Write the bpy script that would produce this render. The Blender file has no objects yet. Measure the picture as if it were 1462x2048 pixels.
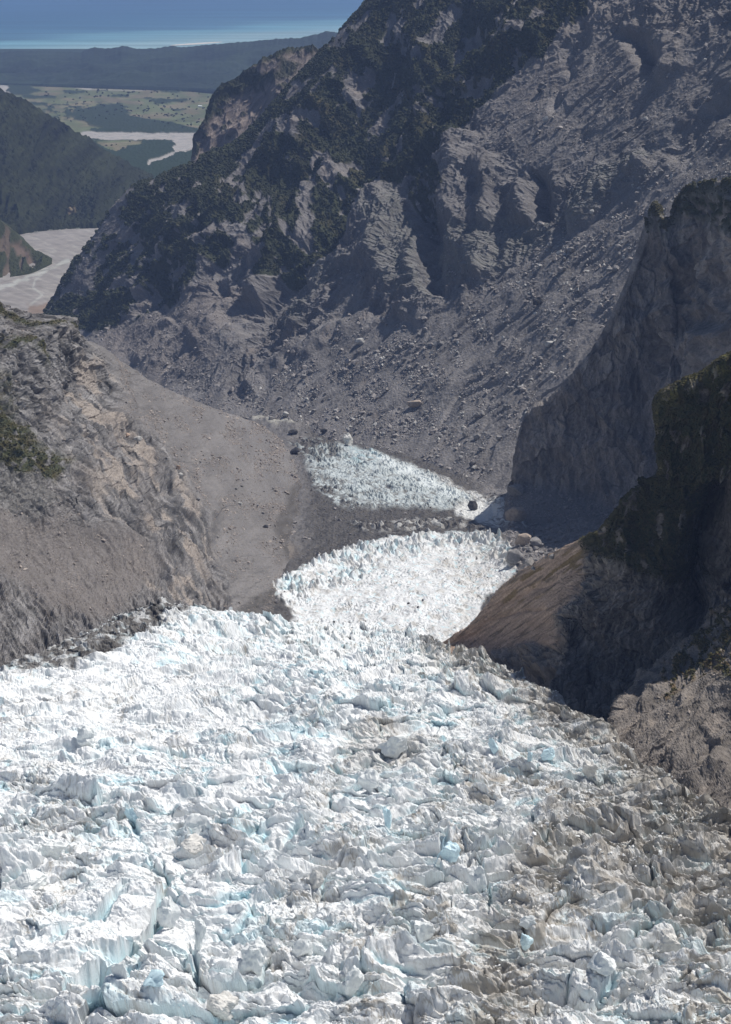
import bpy, bmesh, math, random
import numpy as np

# ------------------------------------------------------------------ camera, sky, sun, exposure
F = 3800.0; W, H = 1462.0, 2048.0; CAMZ = 1350.0
PITCH = math.radians(17.27)
SUN_EL, SUN_AZ = math.radians(58), math.radians(62)      # azimuth clockwise from +Y (view direction)
HAZE = 2.1e-5
scene = bpy.context.scene
cd = bpy.data.cameras.new("camera"); cam = bpy.data.objects.new("camera", cd)
scene.collection.objects.link(cam); scene.camera = cam
cam.location = (0, 0, CAMZ); cam.rotation_euler = (math.pi/2 - PITCH, 0, 0)
cd.sensor_fit = 'VERTICAL'; cd.sensor_height = 24.0; cd.lens = 24.0*F/H
cd.clip_start = 5; cd.clip_end = 400000
world = bpy.data.worlds.new("World"); scene.world = world; world.use_nodes = True
wn = world.node_tree; bg = wn.nodes['Background']
sky = wn.nodes.new('ShaderNodeTexSky'); sky.sky_type = 'NISHITA'; sky.sun_disc = False
sky.sun_elevation = SUN_EL; sky.sun_rotation = SUN_AZ; sky.altitude = 800
wn.links.new(sky.outputs[0], bg.inputs[0]); bg.inputs[1].default_value = 0.064
sl = bpy.data.lights.new("sun", 'SUN'); sun = bpy.data.objects.new("sun", sl)
scene.collection.objects.link(sun)
sl.energy = 4.7; sl.angle = math.radians(0.5); sl.color = (1.0, 0.95, 0.88)
sun.rotation_euler = (math.pi/2 - SUN_EL, 0, -SUN_AZ + math.pi)
sun.location = (2000, 2000, 5000)
scene.view_settings.view_transform = 'Standard'; scene.view_settings.look = 'None'
scene.view_settings.exposure = 0.0; scene.view_settings.gamma = 1.0
scene.render.engine = 'CYCLES'
scene.cycles.use_denoising = True
scene.cycles.max_bounces = 5; scene.cycles.diffuse_bounces = 3; scene.cycles.volume_bounces = 1
scene.cycles.use_adaptive_sampling = True; scene.cycles.adaptive_threshold = 0.02

f4 = np.float32
rng = np.random.default_rng(7)

# ------------------------------------------------------------------ projection
cp, sp = math.cos(PITCH), math.sin(PITCH)
def unproj(u, v, Y):
    u = np.asarray(u, float); v = np.asarray(v, float); Y = np.asarray(Y, float)
    a = (u - W/2)/F; b = (H/2 - v)/F
    dy = cp + b*sp; dz = -sp + b*cp
    t = Y/dy
    return np.stack([a*t, Y + 0*t, CAMZ + dz*t], -1)
def proj(P):
    x, y, z = P[..., 0], P[..., 1], P[..., 2] - CAMZ
    dep = np.maximum(y*cp - z*sp, 1.0); up = y*sp + z*cp
    return W/2 + F*x/dep, H/2 - F*up/dep, dep

# ------------------------------------------------------------------ noise
TS = 1024; CELL = 8; NC = TS//CELL
def _tile(seed):
    r = np.random.default_rng(seed); ang = r.random((NC, NC))*2*np.pi
    gx, gy = np.cos(ang), np.sin(ang)
    k = np.arange(TS)/CELL; i = k.astype(int); f = k - i
    w = f*f*f*(f*(f*6-15)+10)
    I, J = np.meshgrid(i, i, indexing='ij'); FX, FY = np.meshgrid(f, f, indexing='ij'); WX, WY = np.meshgrid(w, w, indexing='ij')
    def g(a, b): return gx[(I+a) % NC, (J+b) % NC]*(FX-a) + gy[(I+a) % NC, (J+b) % NC]*(FY-b)
    n = (g(0,0)*(1-WX)+g(1,0)*WX)*(1-WY) + (g(0,1)*(1-WX)+g(1,1)*WX)*WY
    return (n*1.5).astype(f4)
TILE = [_tile(s) for s in range(6)]
def n2(x, y, s=0):
    """gradient noise, one lattice cell per unit, about -1..1"""
    T = TILE[s % 6]
    x = (np.asarray(x, f4) + f4((s*37.31) % 97))*CELL; y = (np.asarray(y, f4) + f4((s*71.7) % 89))*CELL
    xi = np.floor(x); yi = np.floor(y); fx = x-xi; fy = y-yi
    xi = xi.astype(np.int64) % TS; yi = yi.astype(np.int64) % TS; x1 = (xi+1) % TS; y1 = (yi+1) % TS
    a = T[xi, yi]; b = T[x1, yi]; c = T[xi, y1]; d = T[x1, y1]
    return (a+(b-a)*fx)*(1-fy) + (c+(d-c)*fx)*fy
def fbm(x, y, o=5, s=0, g=0.5, lac=2.03):
    r = 0; a = 1.0; k = 1.0
    for i in range(o):
        r = r + a*n2(x*k, y*k, s+i); a *= g; k *= lac
    return r
def ridged(x, y, o=5, s=0, g=0.5, lac=2.07):
    r = 0; a = 1.0; k = 1.0; w = 1.0; tot = 0
    for i in range(o):
        n = 1-np.abs(n2(x*k, y*k, s+i))*1.8
        n = np.clip(n, 0, 1)**2
        r = r + a*n*w; w = np.clip(n*1.6, 0, 1); tot += a; a *= g; k *= lac
    return r/tot
def f3(P, L, o=4, s=0, g=0.5):
    x, y, z = P[..., 0]/L, P[..., 1]/L, P[..., 2]/L
    return (fbm(x+z*0.5, y-z*0.3, o, s, g) + fbm(y+x*0.2, z, o, s+7, g) + fbm(z+5, x-y*0.3, o, s+13, g))*0.6
def _hash(i, j, k):
    h = (i*374761393 + j*668265263 + k*2246822519) & 0xffffffff
    h = ((h ^ (h >> 13))*1274126177) & 0xffffffff
    h = (h ^ (h >> 16)) & 0xffffffff
    return (h/4294967296.0).astype(f4)
def worley(x, y, s=0):
    """F1, F2, random numbers of the nearest cell, and offset to its centre"""
    x = np.asarray(x, f4); y = np.asarray(y, f4)
    xi = np.floor(x).astype(np.int64); yi = np.floor(y).astype(np.int64)
    f1 = np.full(x.shape, 9, f4); f2 = f1.copy(); ci = xi.copy(); cj = yi.copy(); ox = np.zeros_like(f1); oy = ox.copy()
    for a in (-1, 0, 1):
        for b in (-1, 0, 1):
            i = xi+a; j = yi+b
            dx = x-(i+_hash(i, j, s*3+1)); dy = y-(j+_hash(i, j, s*3+2)); d = dx*dx+dy*dy
            m = d < f1
            f2 = np.where(m, f1, np.minimum(f2, d)); f1 = np.where(m, d, f1)
            ci = np.where(m, i, ci); cj = np.where(m, j, cj); ox = np.where(m, dx, ox); oy = np.where(m, dy, oy)
    return np.sqrt(f1), np.sqrt(f2), _hash(ci, cj, s*3+11), _hash(ci, cj, s*3+12), _hash(ci, cj, s*3+13), ox, oy
def sstep(a, b, x):
    t = np.clip((x-a)/(b-a), 0, 1); return t*t*(3-2*t)

# ------------------------------------------------------------------ masks in the photograph's frame, fixed to the surface points
def polymask(u, v, pts, soft=10):
    """1 inside, 0 outside, soft edge"""
    pts = np.array(pts, f4); n = len(pts)
    x0, y0 = pts.min(0)-soft*2; x1, y1 = pts.max(0)+soft*2
    out = np.zeros(u.shape, f4); sel = (u > x0) & (u < x1) & (v > y0) & (v < y1)
    if not sel.any(): return out
    U = u[sel].astype(f4); V = v[sel].astype(f4)
    d = np.full(U.shape, 1e9, f4); ins = np.zeros(U.shape, bool)
    for i in range(n):
        ax, ay = pts[i]; bx, by = pts[(i+1) % n]
        ex, ey = bx-ax, by-ay; l = ex*ex+ey*ey+1e-6
        t = np.clip(((U-ax)*ex+(V-ay)*ey)/l, 0, 1)
        dd = (U-ax-t*ex)**2+(V-ay-t*ey)**2
        d = np.minimum(d, dd)
        c = ((ay > V) != (by > V))
        xx = ax + (V-ay)*ex/(ey if abs(ey) > 1e-6 else 1e-6)
        ins ^= c & (U < xx)
    d = np.sqrt(d); sd = np.where(ins, d, -d)
    out[sel] = sstep(-soft, soft, sd)
    return out
def linedist(u, v, pts, reach=200):
    """pixel distance to a polyline, fraction along it, signed side"""
    pts = np.array(pts, f4); n = len(pts)
    d = np.full(u.shape, 1e9, f4); fr = np.zeros(u.shape, f4); sd = np.ones(u.shape, f4)
    sel = (u > pts[:, 0].min()-reach) & (u < pts[:, 0].max()+reach) & (v > pts[:, 1].min()-reach) & (v < pts[:, 1].max()+reach)
    if not sel.any(): return d, fr, sd
    U = u[sel].astype(f4); V = v[sel].astype(f4); D = np.full(U.shape, 1e9, f4); R = np.zeros(U.shape, f4); S = np.ones(U.shape, f4)
    L = np.r_[0, np.cumsum(np.hypot(*(pts[1:]-pts[:-1]).T))]
    for i in range(n-1):
        ax, ay = pts[i]; ex, ey = pts[i+1]-pts[i]; l = ex*ex+ey*ey+1e-6
        t = np.clip(((U-ax)*ex+(V-ay)*ey)/l, 0, 1)
        dx = U-ax-t*ex; dy = V-ay-t*ey
        dd = np.hypot(dx, dy); m = dd < D
        D = np.where(m, dd, D); R = np.where(m, (L[i]+t*(L[i+1]-L[i]))/L[-1], R); S = np.where(m, np.sign(ex*dy-ey*dx), S)
    d[sel] = D; fr[sel] = R; sd[sel] = S
    return d, fr, sd
def ridge(u, v, pts, w, p=1.3, taper=0.15, side=1.0):
    """crest profile 0..1; side > 1 makes the side with negative sign steeper"""
    d, fr, s = linedist(u, v, pts, w*4)
    ww = np.where(s < 0, w/side, w)
    h = np.exp(-(d/ww)**p)
    return h*sstep(0, taper, fr)*sstep(0, taper, 1-fr)

# ------------------------------------------------------------------ surfaces
def _cr(R, n, tt=None):
    t = (np.linspace(0, R-1, n) if tt is None else np.asarray(tt)*(R-1))
    i = np.clip(t.astype(int), 0, R-2); f = t-i; M = np.zeros((len(t), R))
    b = [(-f+2*f**2-f**3)/2, (2-5*f**2+3*f**3)/2, (f+4*f**2-3*f**3)/2, (-f**2+f**3)/2]
    for k in range(4):
        j = i+k-1
        lo = j < 0; hi = j > R-1; ok = ~(lo | hi); r = np.arange(len(t))
        np.add.at(M, (r[ok], j[ok]), b[k][ok])
        np.add.at(M, (r[lo], np.zeros(lo.sum(), int)), 2*b[k][lo]); np.add.at(M, (r[lo], np.ones(lo.sum(), int)), -b[k][lo])
        np.add.at(M, (r[hi], np.full(hi.sum(), R-1)), 2*b[k][hi]); np.add.at(M, (r[hi], np.full(hi.sum(), R-2)), -b[k][hi])
    return M
def loft(ctrl, n, m, tn=None):
    A = np.zeros((len(ctrl), len(ctrl[0]), 3))
    for i, row in enumerate(ctrl):
        for j, c in enumerate(row):
            A[i, j] = unproj(*c[:3]); A[i, j, 2] += c[3] if len(c) > 3 else 0
    W1 = _cr(A.shape[0], n, tn); W2 = _cr(A.shape[1], m)
    return np.einsum('ia,abk,jb->ijk', W1, A, W2)
def normals(P):
    a = np.gradient(P, axis=0); b = np.gradient(P, axis=1)
    N = np.cross(a, b); N /= np.linalg.norm(N, axis=-1, keepdims=True)+1e-9
    toC = np.array([0, 0, CAMZ])-P
    if (N*toC).sum(-1).mean() < 0: N = -N
    return N
SURF = []       # every dense surface, for finding the place of boulders and trees
def grid_mesh(name, P, col, mat, smooth=False, kind='structure', keep=None):
    n, m = P.shape[:2]
    me = bpy.data.meshes.new(name); me.vertices.add(n*m)
    me.vertices.foreach_set('co', P.reshape(-1).astype(f4))
    idx = np.arange(n*m).reshape(n, m)
    q = np.stack([idx[:-1, :-1], idx[1:, :-1], idx[1:, 1:], idx[:-1, 1:]], -1).reshape(-1, 4)
    k = q.shape[0]
    N = normals(P)
    # winding: outward
    g = np.cross(P[1:, :-1]-P[:-1, :-1], P[:-1, 1:]-P[:-1, :-1])
    if (g*N[:-1, :-1]).sum(-1).mean() < 0: q = q[:, ::-1]
    me.loops.add(k*4); me.loops.foreach_set('vertex_index', q.reshape(-1).astype(np.int32))
    me.polygons.add(k); me.polygons.foreach_set('loop_start', np.arange(0, k*4, 4, dtype=np.int32))
    me.polygons.foreach_set('loop_total', np.full(k, 4, np.int32))
    me.polygons.foreach_set('use_smooth', np.full(k, smooth, bool))
    me.update(calc_edges=True)
    at = me.attributes.new('Col', 'FLOAT_COLOR', 'POINT')
    c = np.ones((n*m, 4), f4); c[:, :3] = np.clip(col.reshape(-1, 3), 0.003, 0.95); at.data.foreach_set('color', c.reshape(-1))
    me.materials.append(mat)
    o = bpy.data.objects.new(name, me); scene.collection.objects.link(o)
    if kind: o['kind'] = kind
    return o
def mixc(a, b, m):
    m = np.clip(m, 0, 1)[..., None]; return a*(1-m)+np.asarray(b)*m
def const(c, shape): return np.ones(shape+(3,))*np.array(c)

# ------------------------------------------------------------------ materials
def mat_attr(name, rough=0.9, scale=0.5, bump=0.3, dist=0.5, var=0.35, spec=0.3, sss=None, detail=6):
    m = bpy.data.materials.new(name); m.use_nodes = True; nt = m.node_tree; b = nt.nodes['Principled BSDF']
    at = nt.nodes.new('ShaderNodeAttribute'); at.attribute_name = 'Col'
    tc = nt.nodes.new('ShaderNodeNewGeometry')
    no = nt.nodes.new('ShaderNodeTexNoise'); no.inputs['Scale'].default_value = scale; no.inputs['Detail'].default_value = detail; no.inputs['Roughness'].default_value = 0.65
    nt.links.new(tc.outputs['Position'], no.inputs['Vector'])
    mr = nt.nodes.new('ShaderNodeMapRange'); mr.inputs[1].default_value = 0.3; mr.inputs[2].default_value = 0.7
    mr.inputs[3].default_value = 1-var; mr.inputs[4].default_value = 1+var
    nt.links.new(no.outputs['Fac'], mr.inputs[0])
    mu = nt.nodes.new('ShaderNodeVectorMath'); mu.operation = 'SCALE'
    nt.links.new(at.outputs['Color'], mu.inputs[0]); nt.links.new(mr.outputs[0], mu.inputs['Scale'])
    nt.links.new(mu.outputs[0], b.inputs['Base Color'])
    b.inputs['Roughness'].default_value = rough; b.inputs['Specular IOR Level'].default_value = spec
    if bump:
        bp = nt.nodes.new('ShaderNodeBump'); bp.inputs['Strength'].default_value = bump; bp.inputs['Distance'].default_value = dist
        nt.links.new(no.outputs['Fac'], bp.inputs['Height']); nt.links.new(bp.outputs[0], b.inputs['Normal'])
    return m
def mat_plain(name, colr, rough=0.9, scale=0.8, var=0.35, spec=0.2, bump=0.4, dist=0.4):
    m = bpy.data.materials.new(name); m.use_nodes = True; nt = m.node_tree; b = nt.nodes['Principled BSDF']
    tc = nt.nodes.new('ShaderNodeTexCoord'); no = nt.nodes.new('ShaderNodeTexNoise')
    no.inputs['Scale'].default_value = scale; no.inputs['Detail'].default_value = 6; no.inputs['Roughness'].default_value = 0.65
    nt.links.new(tc.outputs['Object'], no.inputs['Vector'])
    cr = nt.nodes.new('ShaderNodeValToRGB'); c = np.array(colr)
    cr.color_ramp.elements[0].position = 0.3; cr.color_ramp.elements[1].position = 0.7
    cr.color_ramp.elements[0].color = tuple(c*(1-var))+(1,); cr.color_ramp.elements[1].color = tuple(np.minimum(c*(1+var), .95))+(1,)
    nt.links.new(no.outputs['Fac'], cr.inputs[0]); nt.links.new(cr.outputs[0], b.inputs['Base Color'])
    b.inputs['Roughness'].default_value = rough; b.inputs['Specular IOR Level'].default_value = spec
    if bump:
        bp = nt.nodes.new('ShaderNodeBump'); bp.inputs['Strength'].default_value = bump; bp.inputs['Distance'].default_value = dist
        nt.links.new(no.outputs['Fac'], bp.inputs['Height']); nt.links.new(bp.outputs[0], b.inputs['Normal'])
    return m
M_ROCK = mat_attr('rock', 0.92, 0.35, 0.7, 1.6, 0.3, 0.25)
M_FAR = mat_attr('far_ground', 0.95, 0.02, 0.0, 1, 0.25, 0.1)
M_ICE = mat_attr('glacier_ice', 0.6, 0.9, 0.5, 0.5, 0.07, 0.3)
M_FOREST = mat_plain('forest_leaves', (0.040, 0.046, 0.020), 0.8, 0.03, 0.55, 0.15, 0)
M_SHRUB = mat_plain('shrub_leaves', (0.062, 0.057, 0.025), 0.8, 0.12, 0.6, 0.15, 0)
M_OLIVE = mat_plain('olive_scrub', (0.080, 0.076, 0.034), 0.8, 0.12, 0.5, 0.15, 0)
M_RUBBLE = mat_plain('rubble_stone', (0.27, 0.25, 0.24), 0.9, 0.05, 0.5, 0.25, 0)
M_RUBBLE2 = mat_plain('warm_rubble_stone', (0.32, 0.28, 0.25), 0.9, 0.05, 0.5, 0.25, 0)
M_ICEBIT = mat_plain('ice_rubble', (0.78, 0.80, 0.81), 0.6, 0.3, 0.12, 0.3, 0.3)
M_TAN = mat_plain('tan_boulder', (0.36, 0.30, 0.25), 0.9, 0.25, 0.3)
M_GREY = mat_plain('grey_boulder', (0.26, 0.25, 0.245), 0.9, 0.25, 0.35)
M_PALE = mat_plain('pale_boulder', (0.46, 0.45, 0.43), 0.9, 0.25, 0.25)
M_DARK = mat_plain('dark_boulder', (0.07, 0.068, 0.07), 0.9, 0.25, 0.35)
M_PINK = mat_plain('pinkish_boulder', (0.52, 0.38, 0.29), 0.9, 0.25, 0.25)
M_ICEW = mat_plain('white_ice', (0.77, 0.80, 0.795), 0.55, 0.25, 0.06, 0.3)
M_ICEB = mat_plain('blue_ice', (0.62, 0.80, 0.88), 0.45, 0.2, 0.12, 0.4)
M_ICED = mat_plain('dirty_ice', (0.64, 0.63, 0.60), 0.7, 0.25, 0.25, 0.3)

ROCK = np.array((0.155, 0.147, 0.145)); ROCKL = np.array((0.23, 0.21, 0.195)); ROCKW = np.array((0.145, 0.115, 0.092))
SCREE = np.array((0.182, 0.172, 0.168)); VEG = np.array((0.040, 0.046, 0.021)); GRASS = np.array((0.085, 0.072, 0.028))
ICEC = np.array((0.80, 0.82, 0.83)); BLUE = np.array((0.46, 0.70, 0.775)); DIRT = np.array((0.25, 0.23, 0.20)); DEBRIS = np.array((0.082, 0.075, 0.068))

# ------------------------------------------------------------------ 1 sea
def water_mat():
    m = bpy.data.materials.new('sea_water'); m.use_nodes = True; nt = m.node_tree; b = nt.nodes['Principled BSDF']
    g = nt.nodes.new('ShaderNodeNewGeometry'); mp = nt.nodes.new('ShaderNodeMapping')
    mp.inputs['Scale'].default_value = (0.00022, 0.0028, 1); mp.inputs['Rotation'].default_value = (0, 0, 0.15)
    nt.links.new(g.outputs['Position'], mp.inputs['Vector'])
    no = nt.nodes.new('ShaderNodeTexNoise'); no.inputs['Scale'].default_value = 1; no.inputs['Detail'].default_value = 8
    nt.links.new(mp.outputs[0], no.inputs['Vector'])
    at = nt.nodes.new('ShaderNodeAttribute'); at.attribute_name = 'Col'
    mr = nt.nodes.new('ShaderNodeMapRange'); mr.inputs[1].default_value = .3; mr.inputs[2].default_value = .7; mr.inputs[3].default_value = .72; mr.inputs[4].default_value = 1.28
    nt.links.new(no.outputs['Fac'], mr.inputs[0])
    mu = nt.nodes.new('ShaderNodeVectorMath'); mu.operation = 'SCALE'
    nt.links.new(at.outputs['Color'], mu.inputs[0]); nt.links.new(mr.outputs[0], mu.inputs['Scale']); nt.links.new(mu.outputs[0], b.inputs['Base Color'])
    b.inputs['Roughness'].default_value = 0.6; b.inputs['Specular IOR Level'].default_value = 0.15
    return m
def coast(x): return 20700 + 1.25*(np.clip(x, -6000, 6000)+4000)
ys = np.r_[np.linspace(19000, 40000, 260), np.geomspace(40200, 120000, 40)]
xs = np.linspace(-40000, 40000, 401)
YY, XX = np.meshgrid(ys, xs, indexing='ij'); P = np.stack([XX, YY, 0*XX-2], -1)
d = (YY-coast(XX))*.62 + 420*fbm(XX/3000, YY/1500, 4, 3)
col = const((0.022, 0.085, 0.15), XX.shape)
col = mixc(col, (0.10, 0.27, 0.33), (.35*np.exp(-np.maximum(d, 0)/4000)+.6*sstep(2300, 1500, d+500*n2(XX/9000, YY/900, 6))))
col = mixc(col, (0.30, 0.42, 0.42), np.exp(-np.maximum(d, 0)/900)*0.75)
grid_mesh('sea', P, col, water_mat(), True)

# ------------------------------------------------------------------ 2 plain and riverbed
def zplain(Y): return np.interp(Y, [0, 5000, 6500, 8000, 12000, 20500, 24000], [205, 185, 158, 128, 95, 4, -14])
us = np.linspace(-420, 1300, 760); vs = np.r_[np.linspace(84, 340, 330), np.linspace(341, 780, 300)]
V, U = np.meshgrid(vs, us, indexing='ij')
ang = PITCH + np.arctan((V-H/2)/F); Yp = (CAMZ-100)/np.tan(ang)
for _ in range(25): Yp = (CAMZ-zplain(Yp))/np.tan(ang)
P = unproj(U, V, Yp); Pb = P.copy()
wv = 6*n2(U/25, V/9, 1)+3*n2(U/7, V/4, 2)
u2 = U+wv*1.6; v2 = V+wv*0.35
past = const((0.105, 0.120, 0.060), U.shape)
past = mixc(past, (0.155, 0.135, 0.085), sstep(-.2, .5, fbm(U/70, V/9, 3, 4)))
_, _, fr1, fr2, _, _, _ = worley(U/40+V/60, V/11)
past = past*(0.85+0.35*fr1[..., None])
col = const((0.022, 0.036, 0.017), U.shape)          # forest by default
pm = polymask(u2, v2, [(40,178),(110,168),(300,167),(372,166),(432,180),(560,190),(560,262),(400,262),(345,244),(300,240),(262,233),(245,226),(235,214),(200,226),(150,236),(120,262),(-100,262),(-100,190)], 2)
pm = np.maximum(pm, polymask(u2, v2, [(100,236),(175,243),(225,247),(228,252),(180,258),(190,266),(90,266)], 2))
col = mixc(col, past, pm)
clump = polymask(u2, v2, [(130,232),(160,218),(235,205),(250,216),(262,232),(350,248),(400,258),(400,265),(260,265),(180,252),(170,240)], 3)
clump = np.maximum(clump, 0.0)
wood = sstep(.12, .28, n2(U/17, V/5, 8)+.45*n2(U/6, V/2.4, 9))*polymask(u2, v2, [(70,205),(250,205),(270,235),(80,240)], 8)
for pl in ([(45,190),(110,192),(112,197),(50,197)], [(130,181),(175,181),(172,187),(130,187)], [(14,173),(60,174),(85,182),(60,191),(14,188)],
           [(195,180),(215,180),(215,183),(195,183)], [(220,189),(258,190),(256,194),(220,193)], [(305,199),(372,197),(382,202),(330,209),(303,208)], [(290,196),(310,195),(308,199),(290,199)], [(320,181),(365,180),(362,185),(318,184)], [(60,204),(96,206),(95,212),(62,210)], [(340,217),(370,218),(368,221),(345,221)]):
    wood = np.maximum(wood, polymask(u2, v2, pl, 1.5))
col = mixc(col, (0.024, 0.036, 0.018), np.maximum(clump, wood))
riv = polymask(u2, v2, [(158,263),(200,264),(300,266),(398,266),(392,290),(386,300),(366,302),(352,307),(340,312),(338,306),(350,302),(352,288),(345,281),(335,279),(270,280),(200,279),(170,277)], 1.5)
d, _, _ = linedist(U, V, [(345,308),(320,318),(300,322),(298,328)]); riv = np.maximum(riv, sstep(4, 2, d))
riv = np.maximum(riv, polymask(u2, v2, [(-50,165),(0,167),(18,172),(12,190),(-50,192)], 1.5))
riv = np.maximum(riv, polymask(u2, v2, [(125,168),(190,169),(175,180),(150,176),(120,172)], 1.5)*0.8)
d, _, _ = linedist(U, V, [(180,179),(270,181),(330,179),(400,181),(430,183)]); riv = np.maximum(riv, .5*sstep(1.6, .7, d))
braid = np.abs(n2(U/60+V/18, V/4, 21)); rc = mixc(const((0.33, 0.31, 0.29), U.shape), (0.24, 0.25, 0.24), sstep(.08, .0, braid))
col = mixc(col, rc, riv)
pp = polymask(u2, v2, [(190,282),(230,280),(290,283),(285,288),(255,292),(235,304),(215,298)], 1.5)
col = mixc(col, past, pp)
# near gravel flats
gr = polymask(u2, v2, [(30,468),(110,459),(197,453),(230,452),(260,470),(300,560),(250,800),(-400,800),(-400,440),(0,440)], 1.5)
bn = fbm((U+V*0.9)/60, (V-0.35*U)/6, 4, 30)
gc = const((0.245, 0.23, 0.22), U.shape)*(1+.16*n2((U+V)/70, (V-.35*U)/5, 5)[..., None])
gc = mixc(gc, (0.33, 0.32, 0.30), sstep(.25, .6, bn)*0.6)
d1, _, _ = linedist(u2, V+2*n2(U/12, V/6, 3), [(140,520),(100,537),(60,552),(20,570),(-60,590)]); gc = mixc(gc, (0.37, 0.38, 0.36), sstep(5, 2, d1)*.8)
d1, _, _ = linedist(U, V, [(95,540),(70,560),(66,575),(85,590),(60,610)]); gc = mixc(gc, (0.37, 0.38, 0.36), sstep(3, 1, d1)*.6)
d1, _, _ = linedist(U, V, [(135,527),(60,548),(0,566)]); gc = mixc(gc, (0.15, 0.14, 0.12), sstep(2, .5, d1)*.5)
gc = mixc(gc, (0.20, 0.145, 0.11), polymask(u2, v2, [(60,612),(165,590),(150,610),(110,640),(60,650)], 4)*.8)
col = mixc(col, gc, gr)
isf = np.clip((col[..., 1] < 0.06), 0, 1)
P[..., 2] += isf*(np.abs(n2(U/3.3, V/1.7, 14))*9+3)*sstep(100, 180, V)
grid_mesh('coastal_plain', P, col, M_FAR, True)
SURF.append(P)
PLAIN = P

# ------------------------------------------------------------------ 3 coastal hills
sk = [(-400,112),(-100,108),(0,105),(40,102),(100,103),(163,105),(175,98),(187,95),(210,97),(228,96),(245,92),(262,95),(282,98),(320,96),(345,91),(362,95),(400,91),(440,87),(500,83),(550,78),(600,76),(630,69),(656,62),(700,68),(800,60),(1100,50)]
ut = np.linspace(-400, 1100, 700); top = np.interp(ut, *zip(*sk)) + 1.0*n2(ut/9, ut*0, 3)+.6*n2(ut/3, ut*0, 5)
rows = []
for k in np.linspace(0, 1, 120):
    v = np.interp(k, [0, .86, 1], [0, 1, 1]); base = np.interp(ut, [-400, 0, 380, 440, 1100], [166, 168, 177, 182, 190])
    vv = base+(top-base)*v**0.9
    Yb = (CAMZ-62)/np.tan(PITCH+np.arctan((base-H/2)/F))
    Yr = np.interp(k, [0, .86, 1], [1, 1.2, 1.27])*Yb*np.interp(ut, [0, 1100], [1, .95])
    p = unproj(ut, vv, Yr)
    if k > .86: p[:, 2] = np.maximum(p[:, 2]-(k-.86)/.14*260, -10)
    rows.append(p)
P = np.array(rows); U, V, D = proj(P)
P[..., 2] += 75*fbm(P[..., 0]/900, P[..., 1]/900, 4, 6)*np.minimum(1, np.linspace(0, 8, 120))[:, None]*np.interp(np.arange(120), [60, 92], [1, .03])[:, None]
P[..., 2] += 9*np.abs(n2(P[..., 0]/45, P[..., 1]/90, 2))
P[0, :, 2] -= 30
col = const((0.020, 0.030, 0.017), U.shape)*(1+.45*fbm(P[..., 0]/500, P[..., 1]/700, 4, 8)[..., None])
grid_mesh('coastal_hills', P, col, M_FAR, True)
# sand bar on the shore
xs = np.linspace(-2500, 0, 60); rows = []
for k in np.linspace(-1, 1, 9):
    wdt = 130*np.sqrt(np.clip(1-(np.linspace(-1, 1, 60))**2, 0, 1))
    rows.append(np.stack([unproj(345+(xs+2500)/2500*95, 0*xs+90, 0*xs+22500)[:, 0], 0*xs+22500+k*wdt, 0*xs+3*(1-k*k)], -1))
P = np.array(rows)
P[..., 1] = (CAMZ/np.tan(PITCH+np.arctan((np.interp(np.linspace(0, 1, 60), [0, 1], [90.5, 84])-H/2)/F)))[None, :]+np.linspace(-140, 140, 9)[:, None]*np.sqrt(np.clip(1-np.linspace(-1, 1, 60)**2, 0, 1))[None, :]
grid_mesh('beach', P, const((0.62, 0.58, 0.5), P.shape[:2]), M_FAR, True)

# ------------------------------------------------------------------ 4 left forested hill and spur
def shrubby(P, L, A, s=0):
    """bumpy forest roof"""
    f1, f2, r, _, _, _, _ = worley(P[..., 0]/L, (P[..., 1]*.8+P[..., 2]*.6)/L, s)
    g1, _, _, _, _, _, _ = worley(P[..., 0]/L*2.3, (P[..., 1]*.8+P[..., 2]*.6)/L*2.3, s+1)
    return A*((1-f1)*(.6+.8*r)+.45*(1-g1))
ctrl = [
 [(-420,40,9300),(-420,200,8700),(-420,360,8000),(-420,500,7300)],
 [(-150,112,9200),(-150,250,8600),(-150,380,7950),(-150,500,7300)],
 [(0,182,9100),(-10,290,8500),(-20,400,7950),(-20,490,7400)],
 [(60,212,9150),(55,320,8500),(50,410,8000),(45,468,7720)],
 [(150,266,9300),(145,345,8700),(140,410,8200),(130,459,7860)],
 [(225,311,9500),(215,365,8900),(210,415,8200),(205,454,7900)],
 [(290,348,9700),(285,385,9000),(280,425,8300),(275,460,7900)],
 [(380,385,9900),(370,410,9200),(365,440,8500),(360,480,7900)]]
P = loft(ctrl, 620, 430); N = normals(P); U, V, D = proj(P)
P += N*(70*ridged((U+V*.5)/150, (V-U*.5)/260, 4, 3)-30+25*fbm(U/60, V/60, 4, 9))[..., None]*sstep(0, .15, np.linspace(0, 1, 430))[None, :, None]*sstep(0, .25, np.linspace(1, 0, 430))[None, :, None]
P[..., 2] += shrubby(P, 26, 17)+9*n2(P[..., 0]/60, P[..., 2]/45, 3)
t = np.linspace(0, 1, 430)
P[:, -12:, 2] -= np.linspace(0, 30, 12)
col = const(VEG*0.62, U.shape)*(1+.55*fbm(P[..., 0]/120, P[..., 2]/120, 4, 8)+.45*n2(P[..., 0]/22, P[..., 2]/16, 5))[..., None]
col = mixc(col, (0.16, 0.12, 0.07), sstep(1.05, 1.3, n2(U/10, V/10, 3)+n2(U/4, V/4, 4)*.4)*.9)
col = mixc(col, (0.2, 0.16, 0.1), polymask(U, V, [(137,410),(150,408),(152,416),(140,416)], 2))
bk = P[:, :1].copy(); bk = np.concatenate([bk+np.array([0, 1500, -700]), bk+np.array([0, 500, -150])], 1)
P = np.concatenate([bk, P], 1); col = np.concatenate([col[:, :1], col[:, :1], col], 1)
grid_mesh('forested_hill', P, col, M_FAR, False); SURF.append(P)

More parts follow.
